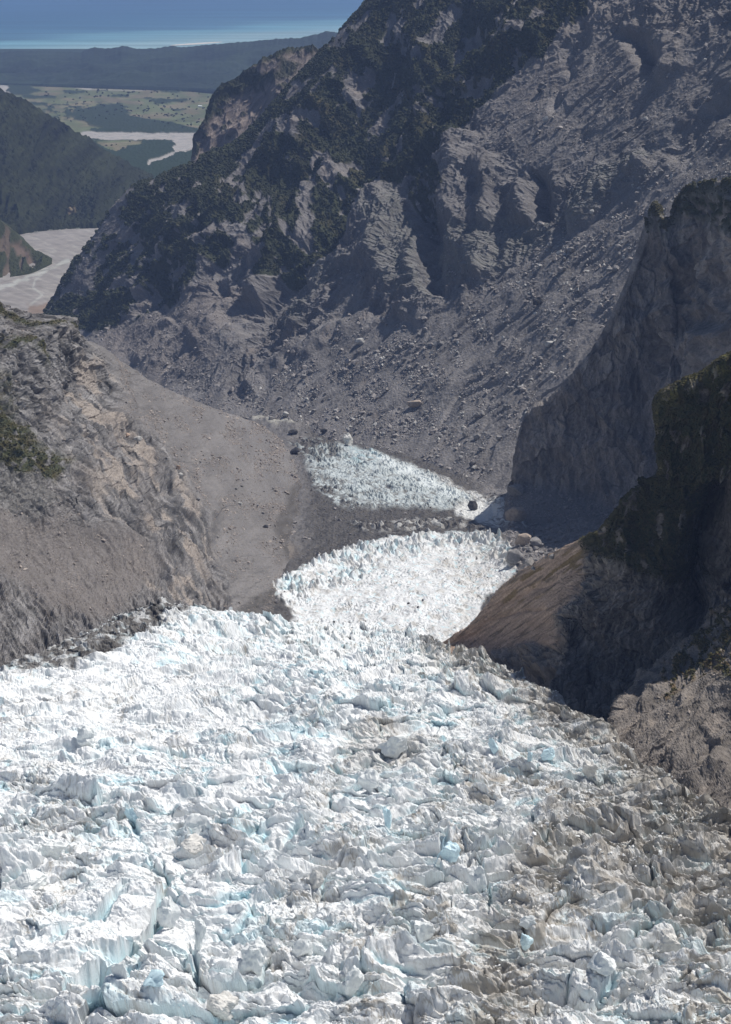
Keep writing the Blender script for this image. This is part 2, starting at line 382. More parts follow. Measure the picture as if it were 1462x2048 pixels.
ctrl = [
 [(-350,250,7300),(-350,380,7000),(-350,500,6600),(-350,620,6100)],
 [(-120,360,7150),(-120,430,6950),(-120,520,6600),(-120,600,6250)],
 [(-5,440,7050),(-10,480,6950),(-10,530,6750),(-15,566,6560)],
 [(30,468,7050),(28,500,6950),(26,535,6800),(25,558,6610)],
 [(52,492,7080),(55,515,6980),(56,535,6850),(60,548,6680)],
 [(80,508,7100),(82,518,7000),(84,528,6900),(84,537,6800)],
 [(104,520,7100),(104,523,7030),(104,526,6980),(104,530,6920)]]
P = loft(ctrl, 320, 160); N = normals(P); U, V, D = proj(P)
P += N*(28*ridged((U+V*.2)/60, (V-U*.2)/120, 4, 13)-10)[..., None]*np.sin(np.linspace(0, np.pi, 160))[None, :, None]
veg = 1-polymask(U+5*n2(U/8, V/8), V, [(18,490),(40,485),(72,525),(64,536),(40,510)], 5)
veg *= 1-.8*sstep(0.05, .35, n2(U/20, V/40, 6))*(U < 45)
P[..., 2] += shrubby(P, 13, 8, 2)*veg; P[:, -6:, 2] -= 15
col = mixc(const((0.12, 0.09, 0.07), U.shape), VEG*1.1, veg)
bk = np.concatenate([P[:, :1]+np.array([0, 700, -300]), P[:, :1]+np.array([0, 200, -60])], 1)
P = np.concatenate([bk, P], 1); col = np.concatenate([col[:, :1], col[:, :1], col], 1)
grid_mesh('valley_spur', P, col, M_FAR, False); SURF.append(P)

# ------------------------------------------------------------------ 5 far pale spur behind the big mountain
ctrl = [
 [(396,292,7100),(396,330,7100),(396,360,7100)],
 [(386,300,6750),(385,320,6700),(385,350,6650)],
 [(405,250,6750),(408,300,6680),(410,370,6600)],
 [(424,194,6800),(432,280,6700),(445,380,6550)],
 [(458,167,6820),(475,260,6700),(500,380,6500)],
 [(492,143,6840),(520,240,6700),(560,370,6450)],
 [(535,116,6860),(565,200,6700),(610,330,6450)],
 [(592,95,6880),(620,160,6720),(660,280,6450)],
 [(640,100,6850),(670,160,6700),(720,280,6450)]]
P = loft(ctrl, 360, 300); N = normals(P); U, V, D = proj(P)
P += N*(40*ridged((U*.8+V*.6)/70, (V*.8-U*.6)/170, 5, 23)-18)[..., None]
bare = polymask(U+7*n2(U/12, V/12), V+5*n2(U/10, V/10, 3), [(498,143),(565,115),(600,103),(640,104),(640,200),(600,300),(450,380),(380,330),(400,280),(440,215),(470,190),(500,175),(540,165),(555,150)], 7)
bare *= 1-.85*polymask(U+5*n2(U/8, V/8), V, [(562,120),(600,125),(580,155),(540,165),(556,145)], 6)
veg = np.clip(1-bare+sstep(.35, .6, fbm(U/25, V/25, 3, 5))*.8, 0, 1)
P[..., 2] += shrubby(P, 12, 8, 4)*veg
col = const((0.21, 0.175, 0.155), U.shape)*(1+.35*fbm((U*.8+V*.6)/8, (V*.8-U*.6)/30, 3, 2)[..., None])
col = mixc(col, VEG, veg)
bk = np.concatenate([P[:, :1]+np.array([150, 900, -500]), P[:, :1]+np.array([20, 150, -30])], 1)
P = np.concatenate([bk, P], 1); col = np.concatenate([col[:, :1], col[:, :1], col], 1)
grid_mesh('far_spur', P, col, M_ROCK, False); SURF.append(P)

# ------------------------------------------------------------------ 6 the big mountain wall
prof = np.array([0, 80, 170, 260, 350, 440, 530, 620, 700])
def colm(pts, Y0, k=1.0, e=0): return [(u, v, Y0+prof[i]*k+(e if i else 0)) for i, (u, v) in enumerate(pts)]
C = []
c0 = [(66,655),(108,592),(176,492),(264,380),(380,326),(475,285),(592,160),(737,10),(900,-130)]
C.append([(u+60, v+40, 6500+prof[i]*.8) for i, (u, v) in enumerate(c0)])
C.append(colm(c0, 5850, .75))
C.append(colm([(130,672),(190,600),(258,510),(350,405),(465,345),(570,250),(700,115),(830,0),(980,-130)], 5600, .7))
C.append(colm([(230,728),(310,650),(400,540),(500,430),(610,350),(720,240),(830,110),(940,0),(1080,-130)], 5121))
C.append(colm([(350,790),(430,700),(520,590),(620,470),(720,380),(830,260),(940,120),(1050,0),(1190,-130)], 4680))
C.append(colm([(440,822),(540,740),(640,630),(740,500),(840,400),(950,270),(1060,130),(1170,0),(1310,-130)], 4430, 1.05))
C.append(colm([(600,865),(700,780),(800,670),(900,550),(1000,430),(1110,290),(1220,140),(1320,0),(1460,-130)], 4160, 1.05))
C.append(colm([(780,915),(880,830),(970,720),(1070,590),(1170,460),(1280,310),(1390,150),(1490,0),(1620,-130)], 3880, 1.05))
C.append(colm([(985,992),(1070,900),(1160,780),(1260,640),(1360,500),(1470,340),(1580,170),(1680,20),(1800,-100)], 3430, 1.1))
C.append(colm([(1200,1080),(1280,980),(1370,850),(1470,700),(1570,540),(1680,370),(1790,190),(1890,30),(2000,-90)], 3000, 1.15))
C.append(colm([(1420,1160),(1500,1060),(1590,930),(1690,780),(1790,620),(1900,450),(2010,270),(2110,110),(2220,0)], 2650, 1.2))
P = loft(C, 1250, 1000, np.r_[np.linspace(0, .1, 60)[:-1], np.linspace(.1, .8, 1050), np.linspace(.8, 1, 142)[1:]])
N = normals(P); U, V, D = proj(P); U = U.astype(f4); V = V.astype(f4)
print('main wall base', np.round(P[0, ::200], 0).tolist())
h = np.zeros(U.shape)
wu = U+14*n2(U/60, V/60, 2)+6*n2(U/22, V/22, 4); wv = V+14*n2(U/60, V/60, 5)+6*n2(U/22, V/22, 7)
def R(pts, amp, w, p=1.3, taper=.12, side=1.0):
    global h
    h = h+amp*ridge(wu, wv, pts, w, p, taper, side)
# principal spurs (crest lines running down towards the valley) and gullies
R([(1130,-60),(1060,60),(930,155),(865,215),(845,290),(760,375),(700,470),(620,535)], 58, 48, 1.5, .3, 2.0)
R([(900,-60),(760,20),(700,110),(640,200),(560,310),(470,400),(400,490),(330,590)], 55, 40, 1.3, .12, 1.6)
R([(1000,0),(900,100),(800,190),(740,300),(660,400),(590,500),(520,590),(455,690)], -95, 48, 1.4, .12)
R([(820,40),(740,140),(640,290),(560,390),(470,520),(400,640)], -45, 26, 1.3)
R([(690,290),(620,370),(560,450),(510,540),(470,600)], 45, 28, 1.2)
R([(560,300),(480,380),(400,470),(330,550),(270,640)], -35, 22)
R([(430,370),(330,460),(250,560),(190,640)], 30, 22)
R([(400,330),(310,420),(235,500),(165,600)], -28, 16)
R([(300,345),(235,420),(190,490),(140,590)], 26, 20)
R([(860,60),(800,170),(760,250),(730,310)], 50, 24)
# rock buttresses
R([(785,375),(750,440),(745,520),(790,600)], 34, 34, 1.8, .2)
R([(820,500),(850,580),(800,640)], 24, 30, 1.8)
R([(850,395),(860,470),(865,540),(868,600)], -55, 20, 1.6)
R([(905,260),(915,340),(900,410),(880,450)], 55, 34, 1.8)
R([(880,470),(930,500),(980,520)], 28, 34, 2.2)
R([(965,310),(985,370),(975,430),(980,460)], 48, 26, 1.8)
R([(1030,360),(1045,400),(1050,440)], 34, 20, 1.8)
R([(1075,330),(1085,390),(1090,440)], -40, 14, 1.6)
R([(1120,450),(1180,400),(1250,345),(1300,310)], 30, 26, 2.0)
R([(1250,40),(1290,110),(1320,140)], -42, 17, 1.8)
R([(1340,60),(1330,110),(1340,150)], 22, 22, 1.8)
R([(600,590),(570,640),(600,660)], 22, 24, 2.0)
R([(680,480),(640,500),(600,560)], 24, 16, 1.6)
R([(700,640),(620,690),(520,740),(470,790)], 24, 22, 1.6)
R([(1462,180),(1400,230),(1330,330)], -30, 26, 1.5)
R([(1180,20),(1130,120),(1100,230)], -18, 14, 1.5)
R([(350,640),(300,700),(260,730)], 20, 18)
R([(520,470),(440,590),(380,700)], 28, 20)
veg = polymask(wu, wv, [(590,60),(750,-200),(1250,-200),(1170,10),(1120,75),(1065,120),(1000,170),(940,235),(895,330),(820,370),(760,375),(700,440),(640,500),(560,545),(500,545),(420,520),(380,570),(330,600),(270,640),(220,655),(150,665),(60,665),(60,560),(190,430),(270,330),(385,290),(440,300),(520,200),(600,120)], 12)
vn = fbm((U*.75+V*.66)/26, (V*.75-U*.66)/75, 4, 17); vn2 = fbm(U/14, V/14, 3, 33)
veg = veg*(1-sstep(.14, .46, vn+.25*vn2+.22*sstep(300, 600, V)-.3*sstep(260, 180, U))*.97)
for pl in ([(740,325),(755,335),(700,420),(640,490),(570,555),(560,545),(640,470),(700,390)], [(600,235),(622,225),(600,280),(560,290),(555,280)], [(590,360),(640,335),(605,420),(585,450)], [(500,430),(520,425),(470,540),(450,540)], [(270,360),(300,350),(240,420),(190,500),(150,570),(120,600),(150,540),(190,470)], [(215,480),(240,470),(150,600),(95,620)], [(380,405),(400,425),(345,450),(350,430)], [(420,600),(500,480),(510,500),(440,620)], [(630,300),(655,290),(600,350),(590,345)]):
    veg = veg*(1-.9*polymask(wu+6*vn2, wv+6*vn2, pl, 8))
v2m = polymask(wu, wv, [(70,640),(130,600),(190,570),(260,540),(210,620),(130,668)], 8)
veg = np.maximum(veg, v2m*(1-sstep(.3, .5, vn)))
veg = np.maximum(veg, polymask(wu, wv, [(900,290),(900,400),(850,440),(815,380),(860,240),(930,160),(960,140),(905,230)], 10)*(1-sstep(.0, .45, vn2+vn*.3)*.9))
scree = polymask(wu, wv, [(350,800),(480,760),(640,660),(700,560),(740,640),(880,610),(1000,560),(1110,460),(1250,380),(1340,300),(1520,180),(1600,600),(1200,1150),(950,1000),(600,900)], 25)
scree = np.maximum(scree, polymask(wu, wv, [(960,200),(1080,120),(1180,60),(1300,60),(1420,40),(1520,100),(1520,300),(1400,290),(1290,300),(1200,340),(1080,350),(960,290)], 30)*.86)
scree = np.maximum(scree, polymask(wu, wv, [(120,670),(240,640),(340,590),(440,590),(500,640),(460,780),(300,790)], 14)*.75)
a = (U*.72+V*.69); b = (V*.72-U*.69)                 # b runs along the fall line
rough = 1-scree
h += (34*ridged(a/46+.35*n2(U/120, V/120, 8), b/420, 3, 81)-13)*(.35+.65*sstep(900, 640, U+.25*V))*(.3+.7*rough)
h += (14*ridged(a/20+.3*n2(U/60, V/60, 9), b/260, 3, 83)-5)*(.4+.6*sstep(900, 640, U+.25*V))*(.25+.75*rough)
h += (27*ridged(a/85+.3*n2(U/90, V/90), b/300, 5, 41)-11)*(.12+.88*rough)
h += (13*ridged(a/24+.5*n2(U/40, V/40, 2), b/75, 4, 51)-5)*(.10+.90*rough)
h += (5*ridged(a/9, b/16, 3, 61)-2)*(.16+.84*rough)
h += 10*fbm(a/70, b/240, 4, 12)*scree
gul = np.abs(n2(a/30+.4*n2(U/80, V/80, 3), b/240, 15)); h -= 6*sstep(.22, 0, gul)*scree
# terraces of bedding in the green-grey slabs
strat = polymask(wu, wv, [(1110,440),(1130,380),(1200,340),(1270,300),(1300,310),(1240,370),(1170,440),(1120,470)], 12)
strat = np.maximum(strat, polymask(wu, wv, [(850,460),(900,450),(1010,440),(1090,430),(1110,470),(1000,540),(900,560),(850,540)], 14)*.85)
strat = np.maximum(strat, polymask(wu, wv, [(735,420),(790,370),(830,440),(850,560),(860,600),(800,600),(750,560)], 12)*.8)
strat = np.maximum(strat, polymask(wu, wv, [(600,520),(680,490),(690,520),(620,570),(610,640),(560,660),(570,600)], 12)*.8)
sb = (V+.42*U)/7+1.2*n2(U/50, V/50, 6); h += strat*(2.2*(sb-np.floor(sb)-.5)+2.5*np.abs(n2(U/30, V/12, 9)))
h *= sstep(0, .05, np.linspace(0, 1, 1000))[None, :]*(.25+.75*sstep(.08, .22, np.linspace(0, 1, 1250)))[:, None]
P = P+N*h[..., None]
P[..., 2] += shrubby(P, 9, 6, 6)*veg
P[..., 2] += 1.3*np.abs(n2(P[..., 0]/9, P[..., 1]/14, 3))+.7*n2(P[..., 0]/4, P[..., 1]/5, 4)
col = mixc(const(ROCK, U.shape), SCREE, scree)
col = col*(1+.30*fbm(a/9, b/45, 4, 71)*(.4+.6*rough)+.22*fbm(U/45, V/45, 3, 77))[..., None]
warm = polymask(wu, wv, [(980,60),(1200,-40),(1400,0),(1400,200),(1100,240),(960,260)], 70)
col = mixc(col, ROCKL*np.array([1.0, .97, .96]), warm*.35*(1+n2(U/40, V/40, 3)))
col = mixc(col, np.array((0.165, 0.175, 0.155)), strat*(.35+.35*n2((U-V)/20, (V+.42*U)/5, 8)))
col = mixc(col, np.array((0.19, 0.165, 0.15)), (polymask(wu, wv, [(200,660),(330,600),(430,560),(480,560),(420,700),(330,760),(200,700)], 20)*.5))
col = mixc(col, np.array((0.24, 0.21, 0.19)), sstep(.45, .8, vn)*(veg < .3)*(U < 760)*.6)
vc = mixc(const(VEG, U.shape)*(1+.4*n2(U/20, V/20, 3)[..., None]), GRASS*.9, sstep(-.1, .5, fbm(U/40, V/30, 3, 91))*sstep(800, 100, V)*.75)
col = mixc(col, vc, sstep(.25, .6, veg))
MAIN_VEG, MAIN_SCREE, MAIN_UV = veg, scree, (U, V)
MAIN = P
bk = P[:, -1:].copy(); bk = np.concatenate([bk+np.array([250, 150, -60]), bk+np.array([1500, 900, -900])], 1)
P2 = np.concatenate([P, bk], 1); col2 = np.concatenate([col, col[:, -1:], col[:, -1:]], 1)
grid_mesh('mountain', P2, col2, M_ROCK, False); SURF.append(P)

# ------------------------------------------------------------------ 7 left mountainside
Lr = [
 [(-420,430,2150),(-400,660,2000),(-380,880,1850),(-360,1150,1700),(-340,1450,1400)],
 [(-250,500,2300),(-230,700,2150),(-220,900,2000),(-210,1150,1800),(-200,1400,1500)],
 [(-60,572,2450),(-60,750,2280),(-60,930,2120),(-60,1130,1900),(-50,1365,1620)],
 [(60,622,2620),(80,790,2420),(110,960,2230),(130,1130,2040),(150,1300,1750)],
 [(170,692,2900),(200,830,2650),(240,970,2400),(280,1120,2180),(330,1258,1900)],
 [(270,747,3300),(310,860,2950),(350,980,2650),(400,1100,2380),(470,1250,2140,-12)],
 [(370,794,3700),(410,880,3350),(460,990,2980),(510,1090,2680,-2),(590,1230,2440,-26)],
 [(440,820,4000),(480,890,3700),(530,980,3300),(580,1070,2950,-6),(660,1190,2600,-35)],
 [(520,850,4100),(550,900,3800,-3),(590,970,3400,-12),(630,1050,3050,-25),(690,1130,2750,-50)],
 [(600,885,4050,-25),(630,920,3750,-30),(670,980,3350,-45),(700,1040,3100,-60),(740,1110,2800,-80)]]
P = loft(Lr, 900, 820); N = normals(P); U, V, D = proj(P); U = U.astype(f4); V = V.astype(f4)
wu = U+12*n2(U/50, V/50, 2); wv = V+12*n2(U/50, V/50, 5)
smooth_ = polymask(wu, wv, [(150,650),(170,700),(200,770),(225,850),(262,880),(330,960),(370,1020),(410,1085),(430,1110),(445,1190),(470,1225),(700,1300),(760,1000),(640,850),(400,760)], 10)
lo = polymask(wu, wv, [(-400,950),(0,1010),(90,1045),(200,1060),(290,1090),(320,1130),(280,1180),(200,1230),(100,1220),(0,1150),(-400,1300)], 20)*.6
rough = 1-np.maximum(smooth_, lo)
# ribs lean down to the right
a = U*.80-V*.60; b = V*.80+U*.60
h = np.zeros(U.shape)
def RL(pts, amp, w, p=1.6, taper=.12, side=1.0):
    global h
    h = h+amp*ridge(wu, wv, pts, w, p, taper, side)
RL([(60,620),(120,700),(200,770),(235,860),(320,970),(400,1070),(430,1100)], 32, 30, 1.6, .1, .6)
RL([(300,1060),(370,1130),(430,1200),(450,1230)], 16, 26, 1.8)
RL([(0,640),(90,760),(170,900),(250,1000),(330,1110),(400,1200)], 14, 26)
RL([(0,760),(90,880),(150,960),(220,1060)], -8, 26)
RL([(40,1000),(120,1040),(230,1070),(300,1110)], 15, 22)
RL([(-20,1150),(60,1180),(130,1260)], 8, 30)
RL([(190,1190),(260,1240)], -8, 20)
dk = np.clip((D/2600)[...], .6, 1.6)
h += dk*(15*ridged(a/70+.3*n2(U/90, V/90), b/300, 5, 3)-6)*(.05+.95*rough)
h += dk*(6.0*ridged(a/19+.35*n2(U/50, V/50, 4), b/110, 4, 13)-2.4)*(.05+.95*rough)
h += dk*(2.6*ridged(a/6.5, b/30, 3, 23)-1.0)*(.10+.90*rough)
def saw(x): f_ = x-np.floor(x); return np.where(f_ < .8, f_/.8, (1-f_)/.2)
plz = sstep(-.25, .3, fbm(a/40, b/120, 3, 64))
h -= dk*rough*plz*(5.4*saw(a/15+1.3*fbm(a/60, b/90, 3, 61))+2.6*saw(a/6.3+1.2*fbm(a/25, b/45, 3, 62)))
w1, w2, wa, wb, wc, wx_, wy_ = worley(a/11+.6*n2(U/20, V/20, 4), b/20, 31)
h += dk*rough*(1-.6*plz)*(2.6*(wa-.5)+3.0*((wb-.5)*wx_+(wc-.5)*wy_)-1.6*sstep(.12, 0, w2-w1))
h += .9*fbm(U/3.2, V/3.2, 2, 66)*(.3+.7*rough)
h += 2.0*fbm(U/30, V/14, 4, 9)*smooth_+1.2*fbm(U/8, V/6, 3, 9)*lo
# small terrace steps on the smooth moraine
for tl in ([(520,905),(570,915),(610,905)], [(555,945),(610,950)], [(450,870),(520,880),(570,890)], [(330,930),(400,940),(430,960)], [(480,1010),(560,1000)]):
    d_, fr_, s_ = linedist(wu, wv, tl, 60); h += -3.0*np.exp(-(d_/5)**2)*(s_ > -2)
P = P+N*h[..., None]
P[..., 2] += .8*np.abs(n2(P[..., 0]/4, P[..., 1]/6, 3))+.35*n2(P[..., 0]/1.6, P[..., 1]/2.4, 4)
col = mixc(const(ROCK*1.12*np.array([.985, 1.0, 1.0]), U.shape), SCREE*np.array([.97, .97, .965]), smooth_)
st = fbm(a/5, b/50, 4, 31)
col = col*(1+.85*st*(.10+.90*rough)+.5*(wa-.5)*rough*(1-plz)+.18*fbm(U/50, V/50, 3, 37))[..., None]
col = mixc(col, np.array((0.33, 0.29, 0.255)), sstep(.0, .5, fbm(a/22, b/120, 4, 43)+.35*st)*polymask(wu, wv, [(150,700),(215,800),(300,930),(400,1060),(430,1110),(380,1130),(460,1230),(300,1230),(250,1100),(180,950),(100,800)], 30)*rough*1.1)
col = mixc(col, np.array((0.170, 0.150, 0.138)), lo)
col = mixc(col, np.array((0.165, 0.14, 0.122)), sstep(-.1, .5, n2(U/60, V/60, 12))*rough*.2)
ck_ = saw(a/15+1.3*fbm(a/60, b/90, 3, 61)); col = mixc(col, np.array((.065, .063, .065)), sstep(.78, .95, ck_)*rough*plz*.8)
col = mixc(col, np.array((0.17, 0.165, 0.155)), polymask(wu, wv, [(0,900),(60,920),(110,1010),(60,1040),(0,990)], 15)*.6)
wedge = polymask(wu, wv, [(600,950),(565,1010),(548,1060),(565,1105),(590,1140),(540,1180),(478,1222),(600,1260),(780,1120),(720,940)], 9)
col = mixc(col, DEBRIS*.95*1.0, wedge*(.8+.3*n2(U/12, V/12, 9)))
vp = np.maximum(polymask(wu, wv, [(-80,790),(0,812),(50,845),(95,890),(150,920),(115,960),(40,940),(0,920),(-80,930)], 12),
     polymask(wu, wv, [(-100,640),(0,660),(40,690),(90,720),(80,735),(30,705),(0,690),(-100,680)], 9))
vp = np.maximum(vp, polymask(U, V, [(-80,560),(0,600),(60,640),(120,670),(140,690),(100,672),(50,650),(0,617),(-80,590)], 5)*.9)
vp = np.maximum(vp, polymask(wu, wv, [(-100,700),(0,740),(60,800),(40,830),(0,800),(-100,790)], 12)*.5)
vp = vp*sstep(.7, .15, fbm(U/16, V/16, 4, 77))
col = mixc(col, mixc(const(VEG*1.6, U.shape), GRASS, sstep(-.3, .3, n2(U/25, V/15, 5))), vp*.92)
LEFT, LEFT_VEG, LEFT_SM, LEFT_UV = P, vp, smooth_, (U, V)
bk = P[:, :1].copy(); bk = np.concatenate([bk+np.array([-900, 900, -600]), bk+np.array([-40, 60, -15])], 1)
P2 = np.concatenate([bk, P], 1); col2 = np.concatenate([col[:, :1], col[:, :1], col], 1)
grid_mesh('mountainside', P2, col2, M_ROCK, False); SURF.append(P)

# ------------------------------------------------------------------ 8 valley floor: lower icefalls, debris, stream
us = np.linspace(360, 1460, 1000); vs = np.linspace(820, 1330, 900)
V, U = np.meshgrid(vs, us, indexing='ij'); U = U.astype(f4); V = V.astype(f4)
Yv = np.interp(V, [820,870,900,950,1000,1050,1075,1100,1150,1200,1260,1330], [4500,4120,3930,3620,3330,3080,2960,2850,2670,2510,2340,2200])
Yv = Yv*(1-.065*sstep(930, 1250, U))
P = unproj(U, V, Yv)
wu = U+7*n2(U/25, V/18, 2)+3*n2(U/9, V/7, 3); wv = V+5*n2(U/25, V/18, 5)+2.5*n2(U/9, V/7, 6)
X, Yw = P[..., 0], P[..., 1]
arc = polymask(wu, wv, [(520,1195),(560,1165),(620,1135),(700,1103),(780,1086),(870,1078),(950,1076),(1000,1090),(1035,1135),(1030,1150),(970,1200),(935,1290),(540,1290),(590,1235),(560,1200)], 5)
fins = arc*np.clip(polymask(wu, wv, [(500,1200),(600,1140),(780,1066),(960,1055),(1050,1120),(1040,1160),(1000,1130),(930,1100),(850,1110),(770,1130),(740,1165),(660,1190),(600,1205),(540,1210)], 9), 0, 1)
tong = polymask(wu, wv, [(612,925),(625,900),(680,890),(740,900),(800,925),(850,945),(900,975),(950,1000),(925,1010),(890,1020),(850,1018),(780,1015),(700,1020),(660,1005),(630,975)], 7)
strip = polymask(wu, wv, [(830,940),(880,955),(940,985),(1000,1010),(1060,1025),(1055,1060),(1010,1060),(960,1050),(915,1030),(900,1005),(870,985)], 5)
strip_clean = polymask(wu, wv, [(895,995),(960,1005),(990,1025),(1000,1040),(950,1045),(915,1030)], 5)
front = polymask(wu, wv, [(575,880),(640,878),(690,905),(640,930),(600,905)], 6)
# relief
P[..., 2] += 9*np.exp(-((V-np.interp(U, [540,620,700,800,950,1030], [1195,1150,1110,1085,1080,1120]))/26.)**2)*sstep(500, 600, U)*sstep(1060, 1000, U)
P[..., 2] += 5*np.exp(-(((U-770)/120.)**2+((V-960)/45.)**2))
P[..., 2] += 12*np.exp(-(((U-800)/150.)**2+((V-1190)/35.)**2))
wx = X+3*n2(X/15, Yw/15, 4); wy = Yw+6*n2(X/25, Yw/25, 7)
wx = wx+7*n2(X/45, Yw/60, 31); f1, f2, r1, r2, r3, ox, oy = worley(wx/9.5+wy/60, wy/19.0, 5); finv = .45+.9*sstep(-.4, .5, n2(X/35, Yw/60, 32))
fin = (1-f1*1.25)*(.35+1.0*r1); fin = np.clip(fin, 0, 1)
g1, g2, s1, s2, s3, _, _ = worley(wx/4.2, wy/8.0, 6); fin2 = np.clip(1-g1*1.2, 0, 1)*(.3+.9*s1)
P[..., 2] += fins*finv*(9.5*fin**1.2+3.5*fin2) + arc*(1-fins)*(2.2*fbm(X/26, Yw/45, 5, 3)+.7*ridged(X/9, Yw/16, 3, 6)+2.6*fin2*sstep(-.15, .35, n2(X/45, Yw/70, 8)+.2)+2.2*ridged(X/30, Yw/22, 3, 71))
P[..., 2] += tong*finv*(6*fin**1.2+4*fin2) + strip*(2*fin+1.5*fin2) + front*(6*fin)
deb = (1-arc)*(1-tong)
P[..., 2] += deb*(3.2*fbm(X/28, Yw/55, 5, 12)+1.8*ridged(X/9, Yw/18, 4, 19)*sstep(560, 640, U))
d_, fr_, s_ = linedist(wu, wv, [(930,1040),(985,1060),(1010,1085),(1040,1130)], 80)
P[..., 2] += 16*np.exp(-(linedist(wu, wv, [(1000,1020),(1030,1050),(1030,1100),(1050,1125),(1070,1150)], 120)[0]/22)**2)
ridg = polymask(wu, wv, [(700,1050),(900,1040),(1010,1090),(1000,1100),(930,1062),(760,1072)], 8)
P[..., 2] += ridg*(7*fin+3)
# material
base = mixc(const(DEBRIS*.90, U.shape), SCREE*.95, sstep(930, 1000, U+.25*(1000-V)))
base = mixc(base, SCREE, sstep(640, 590, U)*sstep(1150, 1050, V)*.6)
base = base*(1+.28*fbm(X/10, Yw/24, 4, 5)+.12*n2(X/60, Yw/90, 2))[..., None]
icy = ICEC*.93
ic = const(icy, U.shape)
dl = sstep(.10, .02, np.abs(n2(X/9, Yw/38, 11)+.4*n2(X/3, Yw/10, 12)))
ic = mixc(ic, DIRT*1.5, dl*.35)
blue_t = np.clip((1-fin)*fins, 0, 1)*sstep(.2, .6, r2)
ic = mixc(ic, BLUE, np.clip(blue_t*.8*sstep(-.3, .4, n2(X/40, Yw/50, 33)), 0, 1)); ic = mixc(ic, DIRT*1.4, fins*.45*sstep(.1, .6, fbm(wx/9, wy/20, 4, 34)+.15))
ic = mixc(ic, DIRT*1.5, fins*sstep(840, 980, U)*sstep(-.4, .4, n2(X/10, Yw/20, 38))*.6)
ic = mixc(ic, DIRT*1.7, polymask(wu, wv, [(850,1120),(1040,1100),(1040,1160),(960,1190),(930,1290),(870,1290),(930,1200),(900,1150)], 22)*(.35+.45*n2(X/14, Yw/30, 15)))
ic = mixc(ic, np.array((.52, .53, .54)), sstep(-.2, .5, fbm(X/22, Yw/60, 5, 25))*.6*sstep(620, 760, U))
bd_ = sstep(.10, .0, np.abs(n2((X+12*n2(X/40, Yw/40, 73))/60, Yw/14, 72)))
ic = mixc(ic, np.array((.47, .52, .54)), bd_*.45*(1-fins))
ic = mixc(ic, DIRT*1.5, sstep(.25, .6, fbm(X/16, Yw/34, 4, 74))*.5*(1-fins*.5))
ic = mixc(ic, BLUE, sstep(.35, .7, fbm(X/9, Yw/16, 3, 75))*.45)
rag = arc*sstep(-.62, -.15, fbm(X/9, Yw/16, 4, 76)+1.1*(arc-.35)+1.2*sstep(1110, 1190, V)-.25)
col = mixc(base, ic, rag)
tc = mixc(const(np.array((.46, .51, .52)), U.shape), DEBRIS*1.3, np.clip(sstep(.15, .75, .62-fin+.5*n2(X/40, Yw/60, 3))*.85, 0, 1))
tc = mixc(tc, np.array((.66, .71, .72)), polymask(wu, wv, [(740,905),(800,925),(900,975),(960,1010),(900,1000),(820,960),(760,930)], 10)*.85)
tc = mixc(tc, BLUE*.75, sstep(.4, .8, r2)*polymask(wu, wv, [(690,895),(760,900),(750,930),(700,935)], 12)*.5)
tc = mixc(tc, DEBRIS*1.2, polymask(wu, wv, [(600,940),(650,960),(700,1000),(780,1022),(640,1022),(610,970)], 16)*sstep(.0, .4, n2(X/12, Yw/30, 6)+.25)*.9)
col = mixc(col, tc, tong)
sc = mixc(const(np.array((.62, .63, .62)), U.shape), DEBRIS*1.5, sstep(.0, .35, np.abs(n2((X+Yw*.5)/6, (Yw-X*.3)/30, 5))-.08)*(1-strip_clean)*.85)
col = mixc(col, sc, strip*(1-tong))
col = mixc(col, mixc(const(DEBRIS*.95, U.shape), np.array((.45, .5, .5)), sstep(.55, .9, r3)*.8), front*.8)
col = mixc(col, mixc(const(DEBRIS, U.shape), np.array((.6, .6, .58)), sstep(.55, .85, r3)*.8), ridg*.8*(1-arc))
P[..., 2] += 20*polymask(U, V, [(480,815),(620,815),(625,862),(590,868),(540,862),(500,852)], 14)
stream = np.maximum(polymask(wu, wv, [(500,832),(540,838),(600,845),(612,856),(590,860),(545,855),(510,848)], 4), polymask(U, V, [(425,806),(440,812),(456,826),(440,822),(424,815)], 2))
col = mixc(col, np.array((.36, .35, .31)), stream*(.8+.3*n2(X/10, Yw/30, 2)))
P[..., 2] -= 2*stream
col = mixc(col, np.array((.20, .17, .14)), polymask(wu, wv, [(540,1090),(580,1085),(600,1110),(560,1118)], 8)*.6)
edge = np.minimum(np.linspace(0, 20, 900), np.linspace(20, 0, 900)); P[..., 2] -= 40*(1-np.clip(edge, 0, 1))[:, None]
FLOOR, FLOOR_UV, FLOOR_ICE = P, (U, V), np.maximum(np.maximum(arc, tong), strip)
grid_mesh('glacier_tongue', P, col, M_ICE, False); SURF.append(P)

